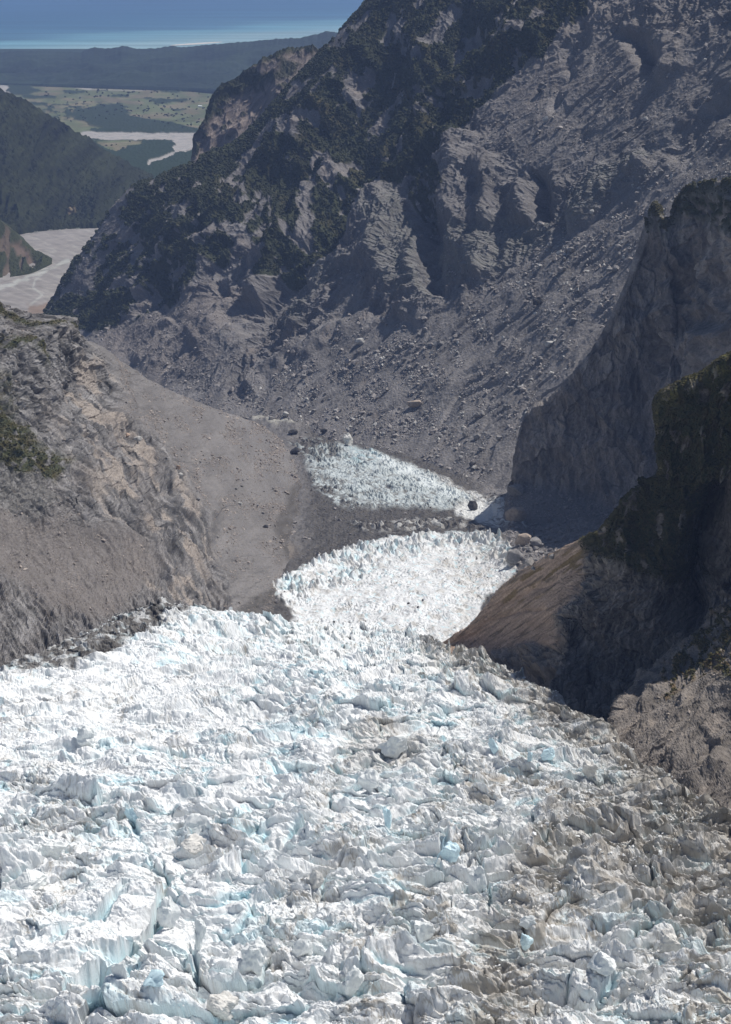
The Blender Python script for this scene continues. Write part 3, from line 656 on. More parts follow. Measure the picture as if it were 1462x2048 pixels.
# ------------------------------------------------------------------ 9 shadowed cliff, right middle
tops = [(1024,938,3150),(1050,832,3125),(1110,785,3105),(1185,700,3080),(1245,585,3080),(1302,440,3100),(1330,470,3060),(1372,405,3060),(1480,383,2920),(1620,350,2800),(1800,330,2700)]
foots = [(1018,985,3130),(1060,985,3080),(1120,992,3050),(1190,1010,3010),(1255,1030,2960),(1300,1040,2930),(1345,1050,2900),(1400,1060,2850),(1500,1080,2700),(1620,1100,2600),(1800,1130,2500)]
Ck = []
for (a0, b0, y0), (a1, b1, y1) in zip(tops, foots):
    flat = 0 if a0 < 1300 else 22
    row = [(a0+40, b0+60, y0+420), (a0+6, b0-flat+6*(flat == 0), y0+70), (a0, b0, y0)]
    for k in (.2, .45, .7): row.append((a0+(a1-a0)*k, b0+(b1-b0)*k, y0+(y1-y0)*(k*.85)))
    row += [(a1, b1-14, y1+8, 0), (a1-8, b1+26, y1-50, -4), (a1-16, b1+60, y1-110, -30)]
    Ck.append(row)
Ck.insert(0, [(u+14, v+4, Y+110, -8) for (u, v, Y, *_) in Ck[0]])
P = loft(Ck, 640, 620); N = normals(P); U, V, D = proj(P); U = U.astype(f4); V = V.astype(f4)
tt = np.linspace(0, 1, 620)[None, :]; face = sstep(.22, .30, tt)*sstep(.80, .70, tt)
h = (30*ridged(U/95+.3*n2(U/60, V/60), V/260, 4, 3)-14)*face*sstep(1030, 1130, U)
h += (7*ridged(U/30+.6*n2(U/40, V/40, 2), V/70, 4, 9)-3)*face+(3*ridged(U/10, V/20, 3, 19)-1.2)*(.25+.75*face)
w1, w2, wa, wb, wc, wx_, wy_ = worley(U/34+.5*n2(U/40, V/40, 14), V/60, 57); h += face*(7*(wa-.5)+8*((wb-.5)*wx_+(wc-.5)*wy_))
h *= sstep(0, .12, np.linspace(0, 1, 640))[:, None]
h += 40*ridge(U, V, [(1420,640),(1400,740),(1410,830)], 40, 1.8)-30*ridge(U, V, [(1340,520),(1350,640),(1320,760)], 26)
P = P+N*h[..., None]
P[..., 2] += 1.6*n2(P[..., 0]/6, P[..., 1]/8, 3)
col = const(ROCKL*.88, U.shape)*(1+.42*fbm(U/12, V/60, 4, 5)+.15*fbm(U/60, V/60, 3, 8))[..., None]
col = mixc(col, np.array((.36, .32, .28)), sstep(.1, .5, fbm(U/22, V/160, 3, 21))*.55)
col = col*(1+.55*(wa-.5)+.5*np.clip(ridged(U/11+.5*n2(U/20, V/20, 5), V/34, 4, 44)-.35, -.4, .6))[..., None]
col = mixc(col, np.array((.07, .068, .072)), sstep(.07, .01, np.abs(n2(U/15+.5*n2(U/15, V/15, 8), V/60, 45)))*.6)
slope = sstep(.72, .80, tt)*np.ones_like(U)
col = mixc(col, SCREE, slope)
vg = sstep(.30, .20, tt)*(U > 1290)*sstep(.3, -.2, fbm(U/18, V/18, 3, 9)-.3)
vg = np.maximum(vg, polymask(U, V, [(1330,400),(1470,385),(1470,470),(1400,440),(1340,430)], 14)*sstep(.0, .3, .25-fbm(U/12, V/20, 3, 8)))
col = mixc(col, VEG*1.4, vg)
P[..., 2] += shrubby(P, 6, 4, 9)*vg
CLIFF, CLIFF_VEG, CLIFF_SC = P, vg, slope
grid_mesh('cliff', P, col, M_ROCK, False); SURF.append(P)

# ------------------------------------------------------------------ 10 near cliff with the brown slab
Nk = [
 [(905,1262,2120,-60),(885,1286,1990),(888,1292,1970),(893,1298,1950),(900,1306,1920),(905,1325,1880,-18)],
 [(960,1240,2120,-60),(942,1250,1960),(955,1272,1940),(968,1292,1910),(978,1312,1870),(985,1345,1800,-25)],
 [(1010,1190,2120,-70),(988,1190,1930),(1010,1225,1900),(1030,1262,1860),(1042,1302,1810),(1045,1362,1680,-25)],
 [(1060,1150,2100,-70),(1032,1150,1890),(1052,1190,1850),(1074,1235,1800),(1088,1290,1740),(1085,1392,1590,-30)],
 [(1125,1115,2050,-70),(1100,1110,1830),(1112,1150,1790),(1118,1210,1740),(1125,1300,1680),(1125,1430,1560,-40)],
 [(1200,1080,2000,-70),(1178,1076,1770),(1168,1120,1745),(1162,1200,1715),(1165,1320,1675),(1175,1470,1580,-40)],
 [(1235,1045,1980,-80),(1212,1040,1735),(1205,1100,1712),(1200,1200,1690),(1215,1330,1655),(1245,1475,1560,-40)],
 [(1285,985,1950,-80),(1262,985,1705),(1250,1060,1690),(1250,1180,1668),(1275,1320,1640),(1330,1480,1540,-40)],
 [(1345,935,1930,-80),(1312,945,1685),(1305,1030,1672),(1310,1160,1648),(1340,1300,1625),(1400,1480,1530,-40)],
 [(1345,870,1920,-80),(1314,880,1670),(1340,1000,1655),(1365,1140,1640),(1400,1290,1615),(1470,1480,1530,-40)],
 [(1350,800,1900,-60),(1306,802,1660),(1370,960,1640),(1410,1110,1640),(1450,1270,1610),(1540,1480,1530,-40)],
 [(1400,755,1880,-60),(1345,772,1640),(1415,930,1620),(1450,1100,1640),(1500,1260,1600),(1620,1480,1530,-40)],
 [(1475,715,1850,-60),(1405,742,1620),(1460,900,1600),(1500,1080,1630),(1570,1240,1590),(1710,1480,1500,-40)],
 [(1560,650,1820,-60),(1480,690,1590),(1530,880,1570),(1590,1060,1590),(1660,1240,1570),(1800,1480,1480,-40)],
 [(1750,520,1780,-60),(1650,560,1550),(1700,800,1530),(1760,1000,1520),(1830,1240,1500),(1950,1480,1430,-40)]]
Nk.append([(2700,800,1640,-60),(2600,780,1480),(2650,900,1470),(2700,1000,1455),(2750,1100,1440),(2850,1350,1400,-40)])
P = loft(Nk, 1080, 900, None); N = normals(P); U, V, D = proj(P); U = U.astype(f4); V = V.astype(f4)
wu = U+8*n2(U/40, V/40, 2); wv = V+8*n2(U/40, V/40, 5)
slab = polymask(wu, wv, [(860,1300),(930,1240),(985,1180),(1030,1145),(1100,1100),(1185,1065),(1168,1120),(1150,1180),(1110,1240),(1100,1290),(1020,1300),(900,1320)], 10)
tt = np.linspace(0, 1, 900)[None, :]; body = sstep(.16, .3, tt)
b = U*.57+V*.82; a = V*.57-U*.82     # b across the slab's striations, a along them
w1, w2, wa, wb, wc, wx_, wy_ = worley((U+.25*V)/26+.5*n2(U/30, V/30, 14), V/44, 37); nb = 4*(wa-.5)+5*((wb-.5)*wx_+(wc-.5)*wy_)-2*sstep(.12, 0, w2-w1)
h = slab*(.9*ridged(b/9+.3*n2(U/20, V/20, 4), a/70, 4, 3)+.5*fbm(U/5, V/5, 2, 5)+1.4*fbm(b/34, a/60, 3, 5)-3.0*ridge(wu, wv, [(1000,1215),(1060,1180),(1120,1160)], 6)-3*ridge(wu, wv, [(960,1250),(1040,1225),(1100,1215)], 5))
cl = (1-slab)*body
h += cl*((15*ridged((U+.25*V)/75+.4*n2(U/60, V/60), V/150, 4, 7)-7)*sstep(1, .8, tt)+(4.5*ridged((U+.25*V)/24+.7*n2(U/30, V/30, 3), V/50, 4, 11)-2)*sstep(1, .85, tt)+(1.8*ridged(U/7, V/14, 3, 17)-.8)+nb)
h += 10*ridge(wu, wv, [(1040,1300),(1060,1310),(1070,1345)], 16, 2)+9*ridge(wu, wv, [(1000,1300),(1010,1330)], 14, 2)
h -= 60*ridge(wu, wv, [(1440,960),(1425,1060),(1390,1180),(1350,1270)], 34, 1.6)
h -= 26*ridge(wu, wv, [(1090,1330),(1075,1380),(1100,1430)], 18, 1.8)
P = P+N*h[..., None]
P[..., 2] += .5*n2(P[..., 0]/2.6, P[..., 1]/3, 3)
col = const(np.array((.19, .170, .152)), U.shape)*(1+.45*fbm((U+.25*V)/8, V/50, 4, 15))[..., None]
col = mixc(col, ROCKL, sstep(.15, .6, fbm((U+.2*V)/22, V/110, 3, 22))*sstep(1130, 1250, V)*.7)
sc_ = const(np.array((.36, .27, .21)), U.shape)*(1+.38*fbm(b/5, a/40, 4, 25))[..., None]
sc_ = mixc(sc_, np.array((.15, .105, .035)), sstep(0, .4, fbm(b/12, a/60, 4, 31))*polymask(wu, wv, [(1000,1180),(1080,1120),(1180,1080),(1170,1150),(1100,1180),(1000,1230)], 15)*.8)
sc_ = mixc(sc_, np.array((.08, .062, .04)), sstep(.35, .6, fbm(b/7, a/50, 4, 36))*.6)
col = col*(1+.5*(wa-.5)+.6*np.clip(ridged((U+.25*V)/9+.5*n2(U/16, V/16, 5), V/28, 4, 44)-.35, -.4, .6))[..., None]
col = mixc(col, np.array((.04, .037, .034)), sstep(.07, .01, np.abs(n2((U+.25*V)/12+.5*n2(U/15, V/15, 8), V/46, 45)))*.6)
col = mixc(col, sc_, slab)
vg = polymask(wu, wv, [(1290,770),(1462,680),(1800,560),(1800,960),(1440,960),(1420,1150),(1340,1180),(1240,1130),(1170,1100),(1160,1060),(1240,980),(1310,940)], 16)*sstep(.75, .25, fbm(U/22, V/60, 4, 41))
vg = np.maximum(vg, sstep(.28, .18, tt)*(U > 1165))
gcol = mixc(const(VEG*1.0, U.shape), np.array((.12, .11, .03)), sstep(.30, .22, tt)*sstep(-.3, .3, n2(U/30, V/30, 5)))
gcol = mixc(gcol, np.array((.06, .045, .022)), sstep(.0, .5, fbm(U/12, V/30, 3, 48))*.7)
col = mixc(col, gcol, vg)
P[..., 2] += shrubby(P, 2.6, 1.3, 12)*vg
NEAR, NEAR_VEG = P, vg
grid_mesh('near_cliff', P, col, M_ROCK, False); SURF.append(P)

# ------------------------------------------------------------------ 11 near slope, bottom right
Sk = [
 [(1190,1470,1420,-25),(1185,1480,1375,-16),(1190,1490,1345,-14),(1195,1510,1290,-25)],
 [(1235,1425,1480,-10),(1228,1436,1420),(1240,1480,1345,-4),(1262,1560,1220,-25)],
 [(1290,1345,1560,-10),(1280,1360,1490),(1310,1440,1365),(1345,1610,1150,-25)],
 [(1345,1290,1600,-10),(1335,1305,1520),(1375,1400,1375),(1420,1650,1090,-25)],
 [(1410,1240,1610,-10),(1400,1255,1530),(1440,1370,1370),(1510,1700,1030,-25)],
 [(1485,1180,1600,-10),(1470,1195,1525),(1520,1330,1350),(1610,1760,980,-25)],
 [(1600,1100,1580,-10),(1580,1115,1500),(1640,1280,1320),(1760,1850,900,-25)],
 [(1780,1000,1560,-10),(1750,1020,1480),(1820,1200,1280),(1950,1950,830,-25)]]
Sk.append([(2600,800,1500,-10),(2550,820,1420),(2600,1000,1200),(2750,1900,700,-25)])
P = loft(Sk, 720, 800); N = normals(P); U, V, D = proj(P); U = U.astype(f4); V = V.astype(f4)
b = U*.66+V*.75; a = V*.66-U*.75    # b across the slabs, which run down to the left
wu = U+8*n2(U/40, V/40, 2)
h = (6*ridged(b/46+.4*n2(U/60, V/60), a/150, 4, 3)-2.4)+(1.6*ridged(b/17+.4*n2(U/50, V/50, 4), a/80, 4, 9)-.6)+(.6*ridged(b/6, a/20, 3, 15)-.2)
w1, w2, wa, wb, wc, wx_, wy_ = worley(b/14+.5*n2(U/25, V/25, 14), a/110, 47); h += 1.5*(wa-.5)+2.5*((wb-.5)*wx_+(wc-.5)*wy_)+.35*fbm(U/3, V/3, 2, 8)+1.1*ridged(b/9+.3*n2(U/20, V/20, 6), a/60, 3, 28)
for q_ in ([(1500,1290),(1400,1370),(1300,1440),(1225,1495)], [(1520,1390),(1420,1450),(1340,1530),(1290,1560)], [(1440,1250),(1360,1330),(1270,1420)], [(1500,1470),(1420,1560),(1370,1590)]): h += 5*ridge(wu, V, q_, 11, 1.5)-4*ridge(wu+14, V+16, q_, 9, 1.5)
h += 5*ridge(wu, V, [(1300,1330),(1250,1410),(1210,1460)], 16, 1.6)+9*ridge(wu, V, [(1470,1520),(1400,1540),(1330,1600)], 30, 2)+5*ridge(wu, V, [(1462,1420),(1390,1480),(1330,1530)], 18)
h -= 8*ridge(wu, V, [(1440,1480),(1380,1530),(1310,1570)], 14)
tt = np.linspace(0, 1, 800)[None, :]
P = P+N*(h*sstep(0, .2, tt)*sstep(0, .2, np.linspace(0, 1, 720))[:, None])[..., None]
P[..., 2] += .35*n2(P[..., 0]/1.8, P[..., 1]/2.2, 3)
col = const(np.array((.165, .148, .134)), U.shape)*(1+.42*fbm(b/9, a/50, 4, 5)+.15*fbm(U/40, V/40, 3, 9))[..., None]
col = mixc(col, np.array((.27, .235, .205)), sstep(.2, .6, fbm(b/16, a/60, 4, 12))*.6)
vg = polymask(wu, V, [(1330,1320),(1400,1250),(1480,1180),(1800,1050),(1800,1350),(1480,1370),(1420,1340),(1360,1370),(1320,1400)], 16)*sstep(.2, -.2, fbm(U/16, V/16, 4, 41))
col = mixc(col, mixc(const(np.array((.16, .105, .04)), U.shape), VEG*1.5, sstep(0, .4, fbm(U/20, V/20, 3, 6))), vg*.8)
SLOPE, SLOPE_VEG = P, vg
P[..., 2] += shrubby(P, 2.2, 1.2, 15)*vg
grid_mesh('near_slope', P, col, M_ROCK, False); SURF.append(P)

# ------------------------------------------------------------------ 12 near glacier
vk = [1200,1220,1250,1300,1350,1400,1460,1520,1600,1700,1800,1920,2048,2200,2320]
yk = [2020,1950,1850,1700,1570,1460,1350,1260,1160,1055,965,880,800,725,680]
us = np.linspace(-180, 1640, 1250)
topv = np.interp(us, [-180,0,80,150,250,330,400,480,570,650,700,780,850,900,960,1060,1200,1330,1500,1640], [1385,1335,1305,1268,1224,1207,1213,1230,1244,1250,1254,1262,1274,1288,1310,1370,1460,1560,1660,1750])
nv = 1650
t = np.linspace(0, 1, nv)**1.05
V = topv[None, :]+(2230-topv[None, :])*t[:, None]; U = np.broadcast_to(us[None, :], V.shape).astype(f4)
# smooth cubic-ish depth
topv = topv-30*sstep(880, 960, us); t = np.linspace(0, 1, nv)**1.05
V = topv[None, :]+(2230-topv[None, :])*t[:, None]
vv = np.linspace(1190, 2330, 400); from_lin = np.interp(vv, vk, yk)
ker = np.ones(41)/41; sm = np.convolve(np.pad(from_lin, 20, 'edge'), ker, 'valid'); 
Yg = np.interp(V, vv, sm); Yg = Yg*(1+.225*np.exp(-((U-760)/135.)**2)*sstep(1370, 1250, V)); Yg = Yg*(1-.065*sstep(500, 260, U)*sstep(1400, 1250, V))
P = unproj(U, V, Yg)
V = V.astype(f4); X = P[..., 0].astype(f4); Yw = P[..., 1].astype(f4)
left_sm = polymask(U, V, [(-200,1300),(200,1280),(460,1280),(520,1340),(460,1440),(330,1500),(250,1560),(0,1540),(-200,1500)], 70)   # smoother fluted part
arcw = polymask(U, V, [(690,1470),(760,1430),(850,1490),(850,1540),(690,1540)], 18)
rgh = 1-.72*left_sm
rgh = rgh*(1-.62*polymask(U, V, [(-60,1775),(60,1768),(170,1765),(300,1765),(325,1790),(300,1850),(230,1905),(100,1925),(-60,1900)], 22))*(1-.5*polymask(U, V, [(150,1690),(330,1640),(345,1700),(200,1740)], 16))
# transverse pressure ridges and swells
def billow(x, y, o, sd, g=.5):
    r_ = 0; a_ = 1.; k_ = 1.; tt_ = 0
    for i in range(o):
        r_ = r_+a_*np.abs(n2(x*k_, y*k_, sd+i))*1.6; tt_ += a_; a_ *= g; k_ *= 2.1
    return r_/tt_
swell = 9*fbm(X/130+.2*Yw/120, Yw/60, 3, 2)+8*ridged(X/95, (Yw-.3*X)/38, 3, 5)
P[..., 2] += swell*sstep(-.01, .02, t)[:, None]
GX, GY = 25.0, 2420.0; rr = np.hypot(X-GX, Yw-GY); th = np.arctan2(X-GX, GY-Yw)
PX, PY = th*1150, -rr
wx = PX+8*n2(X/34, Yw/34, 7)+3*n2(X/12, Yw/12, 8)+1.0*n2(X/4, Yw/4, 18); wy = PY+9*n2(X/34, Yw/34, 9)+3*n2(X/12, Yw/12, 10)+1.0*n2(X/4, Yw/4, 19)
def blocks(sx, sy, seed, tilt, off, crack, cw, pw=1.0):
    f1, f2, a1, a2, a3, ox, oy = worley(wx/sx, wy/sy, seed)
    e = f2-f1
    hh = off*(a1-.5)*2+tilt*((a2-.5)*2*ox+(a3-.35)*2*oy)-crack*np.clip(1-e/cw, 0, 1)**pw
    return hh, e, a1, a2, a3, f1
h1, e1, a1, a2, a3, q1 = blocks(38, 24, 1, 15, 6.0, 6.0, .10)
h2, e2, b1, b2, b3, q2 = blocks(15, 10, 2, 6.0, 2.4, 2.4, .12)
h3, e3, c1, c2, c3, q3 = blocks(5.2, 4.0, 3, 1.8, .9, .8, .2)
wr = sstep(-.25, .45, n2(X/60, Yw/50, 33)+.10+.5*n2(X/25, Yw/25, 34))           # zones of heavy breaking
big = billow(wx/36, wy/22, 3, 91); mid = billow(wx/13, wy/9, 3, 95)
amp2 = .10+1.2*sstep(-.15, .6, n2(PX/50, PY/60, 35)+.3*n2(X/20, Yw/20, 36)); bigv = .50+.35*sstep(1500, 1750, V)+.75*sstep(-.4, .5, n2(PX/110, PY/90, 37))
band2 = ridged(PY/17+.5*n2(X/60, Yw/60, 38), PX/85, 4, 57)*sstep(-.3, .4, n2(PX/80, PY/120, 58)+.15)
hb = bigv*(h1*.7+14*(big-.4))+4.0*(band2-.4)+amp2*(4.2*(mid-.4)+h2*.7)+h3*(.12+.8*wr)
P[..., 2] += (.66+.16*sstep(1450, 1750, V))*rgh*hb
P[..., 2] += .5*ridged(X/3.6+.4*n2(X/8, Yw/8, 12), Yw/5.2, 2, 14)*sstep(1900, 900, Yw)+(1.3*ridged(X/7+.3*n2(X/12, Yw/12, 2), Yw/13, 4, 44)-.5)*(.3+.5*wr)+.22*n2(X/1.6, Yw/2.2, 45)+.5*billow(wx/3.4, wy/3.4, 3, 98)
fl = np.abs(n2((X+.1*Yw)/2.9+.5*n2(X/20, Yw/20, 48), Yw/30, 47)); P[..., 2] -= left_sm*.4*sstep(.35, 0, fl)*sstep(-.3, .4, n2(X/30, Yw/30, 49))
st_ = ((Yw-.12*X)/11+1.2*n2(X/50, Yw/25, 3)); P[..., 2] += left_sm*(2.6*np.abs((st_-np.floor(st_))-.5)*2*sstep(-.3, .3, n2(X/50, Yw/40, 13))+3.5*billow(wx/26, wy/14, 3, 55))
# horizontal shear so steps overhang a little towards the camera
ed_ = np.where(us > 900, 1.0, np.where(us < 380, .1, 0))[None, :]*np.exp(-(V-topv[None, :])/26.)
P[..., 2] -= ed_*(16+13*n2(X/26, Yw/26, 51)+6*n2(X/9, Yw/9, 52))
lean = rgh*np.clip(hb, -6, 8)
P[..., 1] -= lean*.35; P[..., 0] -= lean*.12
# named crevasses seen in the photograph
crv = np.zeros(U.shape, f4); cdeep = np.zeros(U.shape, f4)
for pts, w, dp in (([(108,1884),(150,1858),(200,1828),(247,1797)], 6, 12), ([(190,1905),(235,1898),(275,1870),(310,1830),(325,1790),(332,1765)], 8, 19),
                   ([(213,1731),(260,1726),(305,1708),(330,1690)], 3.5, 6), ([(150,1945),(185,1930),(215,1915)], 14, 26), ([(120,1985),(160,1950)], 3, 8),
                   ([(385,1880),(400,1910),(398,1955)], 6, 14), ([(330,1740),(345,1775)], 3, 6), ([(365,1750),(375,1780)], 3, 5), ([(5,2040),(60,2020),(100,2010)], 6, 7),
                   ([(355,1895),(375,1912),(395,1915)], 6, 10), ([(258,1930),(255,1990)], 6, 8), ([(160,2030),(215,2032)], 7, 7), ([(488,1760),(492,1720)], 3, 6),
                   ([(893,1690),(898,1718),(905,1722)], 7, 10), ([(20,1760),(60,1745),(80,1758)], 6, 5), ([(20,1670),(70,1668)], 5, 6), ([(262,1640),(280,1668)], 6, 6),
                   ([(975,1690),(1000,1725)], 5, 6), ([(1190,2010),(1240,1985)], 4, 6), ([(960,1730),(985,1800),(980,1840)], 4, 7), ([(545,1530),(600,1560)], 5, 5), ([(400,1650),(450,1640)], 6, 6)):
    d_, fr_, s_ = linedist(U+3*n2(U/14, V/14, 3), V+2*n2(U/14, V/14, 4), pts, 60)
    w_ = np.where(s_ > 0, 2.4*w, .5*w); k = np.clip(1-d_/w_, 0, 1)**.6*np.sqrt(np.clip(np.sin(np.pi*np.clip(fr_, .04, .96)), 0, 1))
    crv = np.maximum(crv, k); cdeep = np.maximum(cdeep, k*dp)
P[..., 2] -= cdeep
# ---- colour: white weathered crust, clean blue broken ice, dirt lines and bands
N = normals(P)
ic = const(ICEC, U.shape)*(1+.035*fbm(X/14, Yw/14, 3, 5))[..., None]
valley = sstep(.26, .05, big)*.85+sstep(.20, .03, mid)*.45*np.clip(amp2, 0, 1)
fresh = sstep(.12, .0, e1)*.5*rgh+sstep(.12, 0, e2)*.25*wr*rgh+valley*rgh
fresh = np.clip(fresh*sstep(-.25, .25, n2(X/26, Yw/26, 61)+.1), 0, 1)
fr_cell = sstep(.84, .88, b1)*sstep(0, .4, n2(X/60, Yw/60, 63)+.15)*.45      # whole clean blue blocks
ic = mixc(ic, BLUE, np.clip(fresh+fr_cell+crv*.9+.04*sstep(0, .5, fbm(X/30, Yw/30, 3, 66)), 0, 1)*.84)
right = sstep(640, 1250, U+.45*(V-1500))                                       # dirt grows towards the right edge
far_r = sstep(620, 900, U)*sstep(1560, 1330, V)*.55
z_ = P[..., 2]
dl1 = sstep(.09, .01, np.abs(n2(wx/7, wy/11+z_/30, 71)+.35*n2(wx/2.2, wy/3.5, 72)))
dl2 = sstep(.10, .01, np.abs(n2(X/2.2+.4*n2(X/9, Yw/9, 3), Yw/9+z_/18, 73)+.3*n2(X/1.1, Yw/4, 75)))
patch = sstep(.0, .55, fbm(PX/30, PY/120, 4, 74)+.25*n2(X/18, Yw/18, 76))
grim = sstep(-.05, .5, fbm(wx/9, wy/12+z_/20, 4, 79))
amount = .66+.40*right+.3*far_r
dl3 = sstep(.30, .75, fbm(X/1.7+.5*n2(X/6, Yw/6, 5), Yw/5+z_/9, 3, 85))
dirt = np.clip(dl1*(.30+.45*patch)+dl2*(.20+.45*patch)+dl3*(.18+.3*patch), 0, 1)*amount*1.1
dirt += patch*grim*(.26+.75*np.maximum(right, far_r))
edge_r = 1-sstep(0, 110, V-np.interp(U, [850,900,960,1060,1200,1330,1500,1640], [1270,1288,1310,1370,1460,1560,1660,1750]))
edge_r = edge_r*(U > 840)
dirt += edge_r*.55*(1+n2(X/8, Yw/8, 81))
dirt += arcw*.35
band = polymask(U+20*n2(U/50, V/50), V, [(1060,1690),(1200,1560),(1462,1640),(1700,1760),(1700,1960),(1462,1920),(1200,1800),(1080,1800),(1060,2000),(1020,2100),(940,2100),(960,1900),(1040,1750)], 35)
dirt += band*.60*(.55+grim)+.16*right*sstep(1350, 1500, V)
ic = mixc(ic, DIRT*1.35, np.clip(dirt, 0, .9))
gU = U+16*n2(X/22, Yw/26, 87)+6*n2(X/8, Yw/9, 88); gV = V+11*n2(X/26, Yw/30, 4)+5*n2(X/7, Yw/10, 89)
gl = polymask(gU, gV, [(-200,1310),(0,1310),(150,1240),(250,1195),(330,1180),(500,1200),(490,1226),(400,1228),(330,1244),(300,1264),(250,1300),(200,1332),(120,1342),(0,1352),(-200,1430)], 9)
gl = gl*(.45+.55*sstep(-.25, .12, n2(X/11, Yw/13, 83)+.5*n2(X/4, Yw/5, 84)+.1))
ic = mixc(ic, DEBRIS*1.35, gl*.95)
gl2 = polymask(gU, gV, [(130,1338),(190,1310),(250,1282),(300,1250),(315,1228),(345,1236),(300,1278),(240,1304),(200,1332),(150,1345)], 6)
ic = mixc(ic, DEBRIS*1.0, gl2*.95)
GL, GL_UV, GL_WR, GL_RIGHT, GL_SM = P, (U, V), wr, right, left_sm
cen_ = np.exp(-((us-760)/130.)**2)[None, :, None]
bk = np.concatenate([P[:1]+np.array([0, 260, -260]), P[:1]+np.array([0, 60, -35])*(1-.5*cen_)], 0)
P2 = np.concatenate([bk, P], 0); ic2 = np.concatenate([ic[:1], ic[:1], ic], 0)
grid_mesh('glacier', P2, ic2, M_ICE, False); SURF.append(P)

# ------------------------------------------------------------------ what is seen where: nearest surface point per pixel
ZW, ZH = 731, 1024
zb = np.full(ZW*ZH, 1e9); zp = np.zeros((ZW*ZH, 3)); 
for S in SURF:
    q = S.reshape(-1, 3); u, v, d = proj(q); ui = (u/2).astype(int); vi = (v/2).astype(int)
    ok = (ui >= 0) & (ui < ZW) & (vi >= 0) & (vi < ZH); k = (vi*ZW+ui)[ok]; dd = d[ok]; qq = q[ok]
    o = np.argsort(-dd); k = k[o]; dd = dd[o]; qq = qq[o]
    tmpd = np.full(ZW*ZH, 1e9); tmpp = np.zeros((ZW*ZH, 3)); tmpd[k] = dd; tmpp[k] = qq
    m = tmpd < zb; zb[m] = tmpd[m]; zp[m] = tmpp[m]
zb = zb.reshape(ZH, ZW); zp = zp.reshape(ZH, ZW, 3)
def at(u, v):
    i, j = int(round(v/2)), int(round(u/2)); i = min(max(i, 2), ZH-3); j = min(max(j, 2), ZW-3)
    w = zb[i-2:i+3, j-2:j+3]; k = np.unravel_index(np.argmin(np.where(w < 1e8, np.abs(w-np.median(w)), 1e9)), w.shape)
    return zp[i-2+k[0], j-2+k[1]], w[k]

# ------------------------------------------------------------------ rocks and other scattered forms
def rock_bm(seed, npts=16, flat=.75, cuts=0, disp=0.0, boxy=0.0):
    r = np.random.default_rng(seed); bm = bmesh.new()
    for _ in range(npts):
        p = r.normal(size=3); p /= np.linalg.norm(p)
        if boxy: p = np.sign(p)*np.abs(p)**(1-boxy); 
        p *= .8+.25*r.random(); bm.verts.new((p[0], p[1]*.85, p[2]*flat))
    res = bmesh.ops.convex_hull(bm, input=bm.verts)
    bmesh.ops.delete(bm, geom=[g for g in res['geom_interior'] if isinstance(g, bmesh.types.BMVert)], context='VERTS')
    if cuts:
        bmesh.ops.bevel(bm, geom=bm.edges[:], offset=.05, segments=1, profile=.5, affect='EDGES')
        bmesh.ops.triangulate(bm, faces=bm.faces[:])
        for _ in range(cuts): bmesh.ops.subdivide_edges(bm, edges=bm.edges[:], cuts=1, use_grid_fill=True)
        co = np.array([v.co for v in bm.verts]); dn = f3(co, .55, 4, seed); 
        nn = co/np.linalg.norm(co, axis=1, keepdims=True)
        co = co+nn*(dn*disp)[:, None]
        for v, c in zip(bm.verts, co): v.co = c
    return bm
def bm_np(bm):
    bmesh.ops.triangulate(bm, faces=bm.faces[:]); bm.verts.index_update()
    v = np.array([x.co for x in bm.verts]); f = np.array([[x.index for x in y.verts] for y in bm.faces]); bm.free(); return v, f
RV = [bm_np(rock_bm(s, 11, .7)) for s in range(12)]
IV = [bm_np(rock_bm(50+s, 10, .9)) for s in range(12)]
def ico(seed):
    bm = bmesh.new(); bmesh.ops.create_icosphere(bm, subdivisions=1, radius=1); r = np.random.default_rng(seed)
    v, f = bm_np(bm); return v*(.62+.7*r.random((len(v), 1))), f
LV = [ico(s) for s in range(10)]
def scatter(name, pts, size, shapes, mat, label=None, cat=None, stretch=(1, 1, 1), sink=.25, seed=1, kind='stuff'):
    r = np.random.default_rng(seed); n = len(pts); pick = r.integers(0, len(shapes), n); VV = []; FF = []; off = 0
    for s, (sv, sf) in enumerate(shapes):
        k = np.where(pick == s)[0]
        if not len(k): continue
        an = r.random(len(k))*2*np.pi; c, s_ = np.cos(an), np.sin(an)
        sc = size[k][:, None]*np.array(stretch)[None]*(.75+.5*r.random((len(k), 3)))
        v = sv[None]*sc[:, None, :]
        x = v[..., 0]*c[:, None]-v[..., 1]*s_[:, None]; y = v[..., 0]*s_[:, None]+v[..., 1]*c[:, None]
        z = v[..., 2]+x*(r.random((len(k), 1))-.5)*.5
        w = np.stack([x, y, z], -1)+pts[k][:, None, :]; w[..., 2] += (size[k]*(.5-sink))[:, None]*.8
        m = len(sv); VV.append(w.reshape(-1, 3)); FF.append((sf[None]+(np.arange(len(k))*m)[:, None, None]+off).reshape(-1, 3)); off += m*len(k)
    VV = np.concatenate(VV); FF = np.concatenate(FF)
    me = bpy.data.meshes.new(name); me.vertices.add(len(VV)); me.vertices.foreach_set('co', VV.reshape(-1).astype(f4))
    me.loops.add(len(FF)*3); me.loops.foreach_set('vertex_index', FF.reshape(-1).astype(np.int32))
    me.polygons.add(len(FF)); me.polygons.foreach_set('loop_start', np.arange(0, len(FF)*3, 3, dtype=np.int32)); me.polygons.foreach_set('loop_total', np.full(len(FF), 3, np.int32))
    me.polygons.foreach_set('use_smooth', np.zeros(len(FF), bool)); me.update(calc_edges=True); me.materials.append(mat)
    o = bpy.data.objects.new(name, me); scene.collection.objects.link(o); o['kind'] = kind
    if label: o['label'] = label
    if cat: o['category'] = cat
    return o
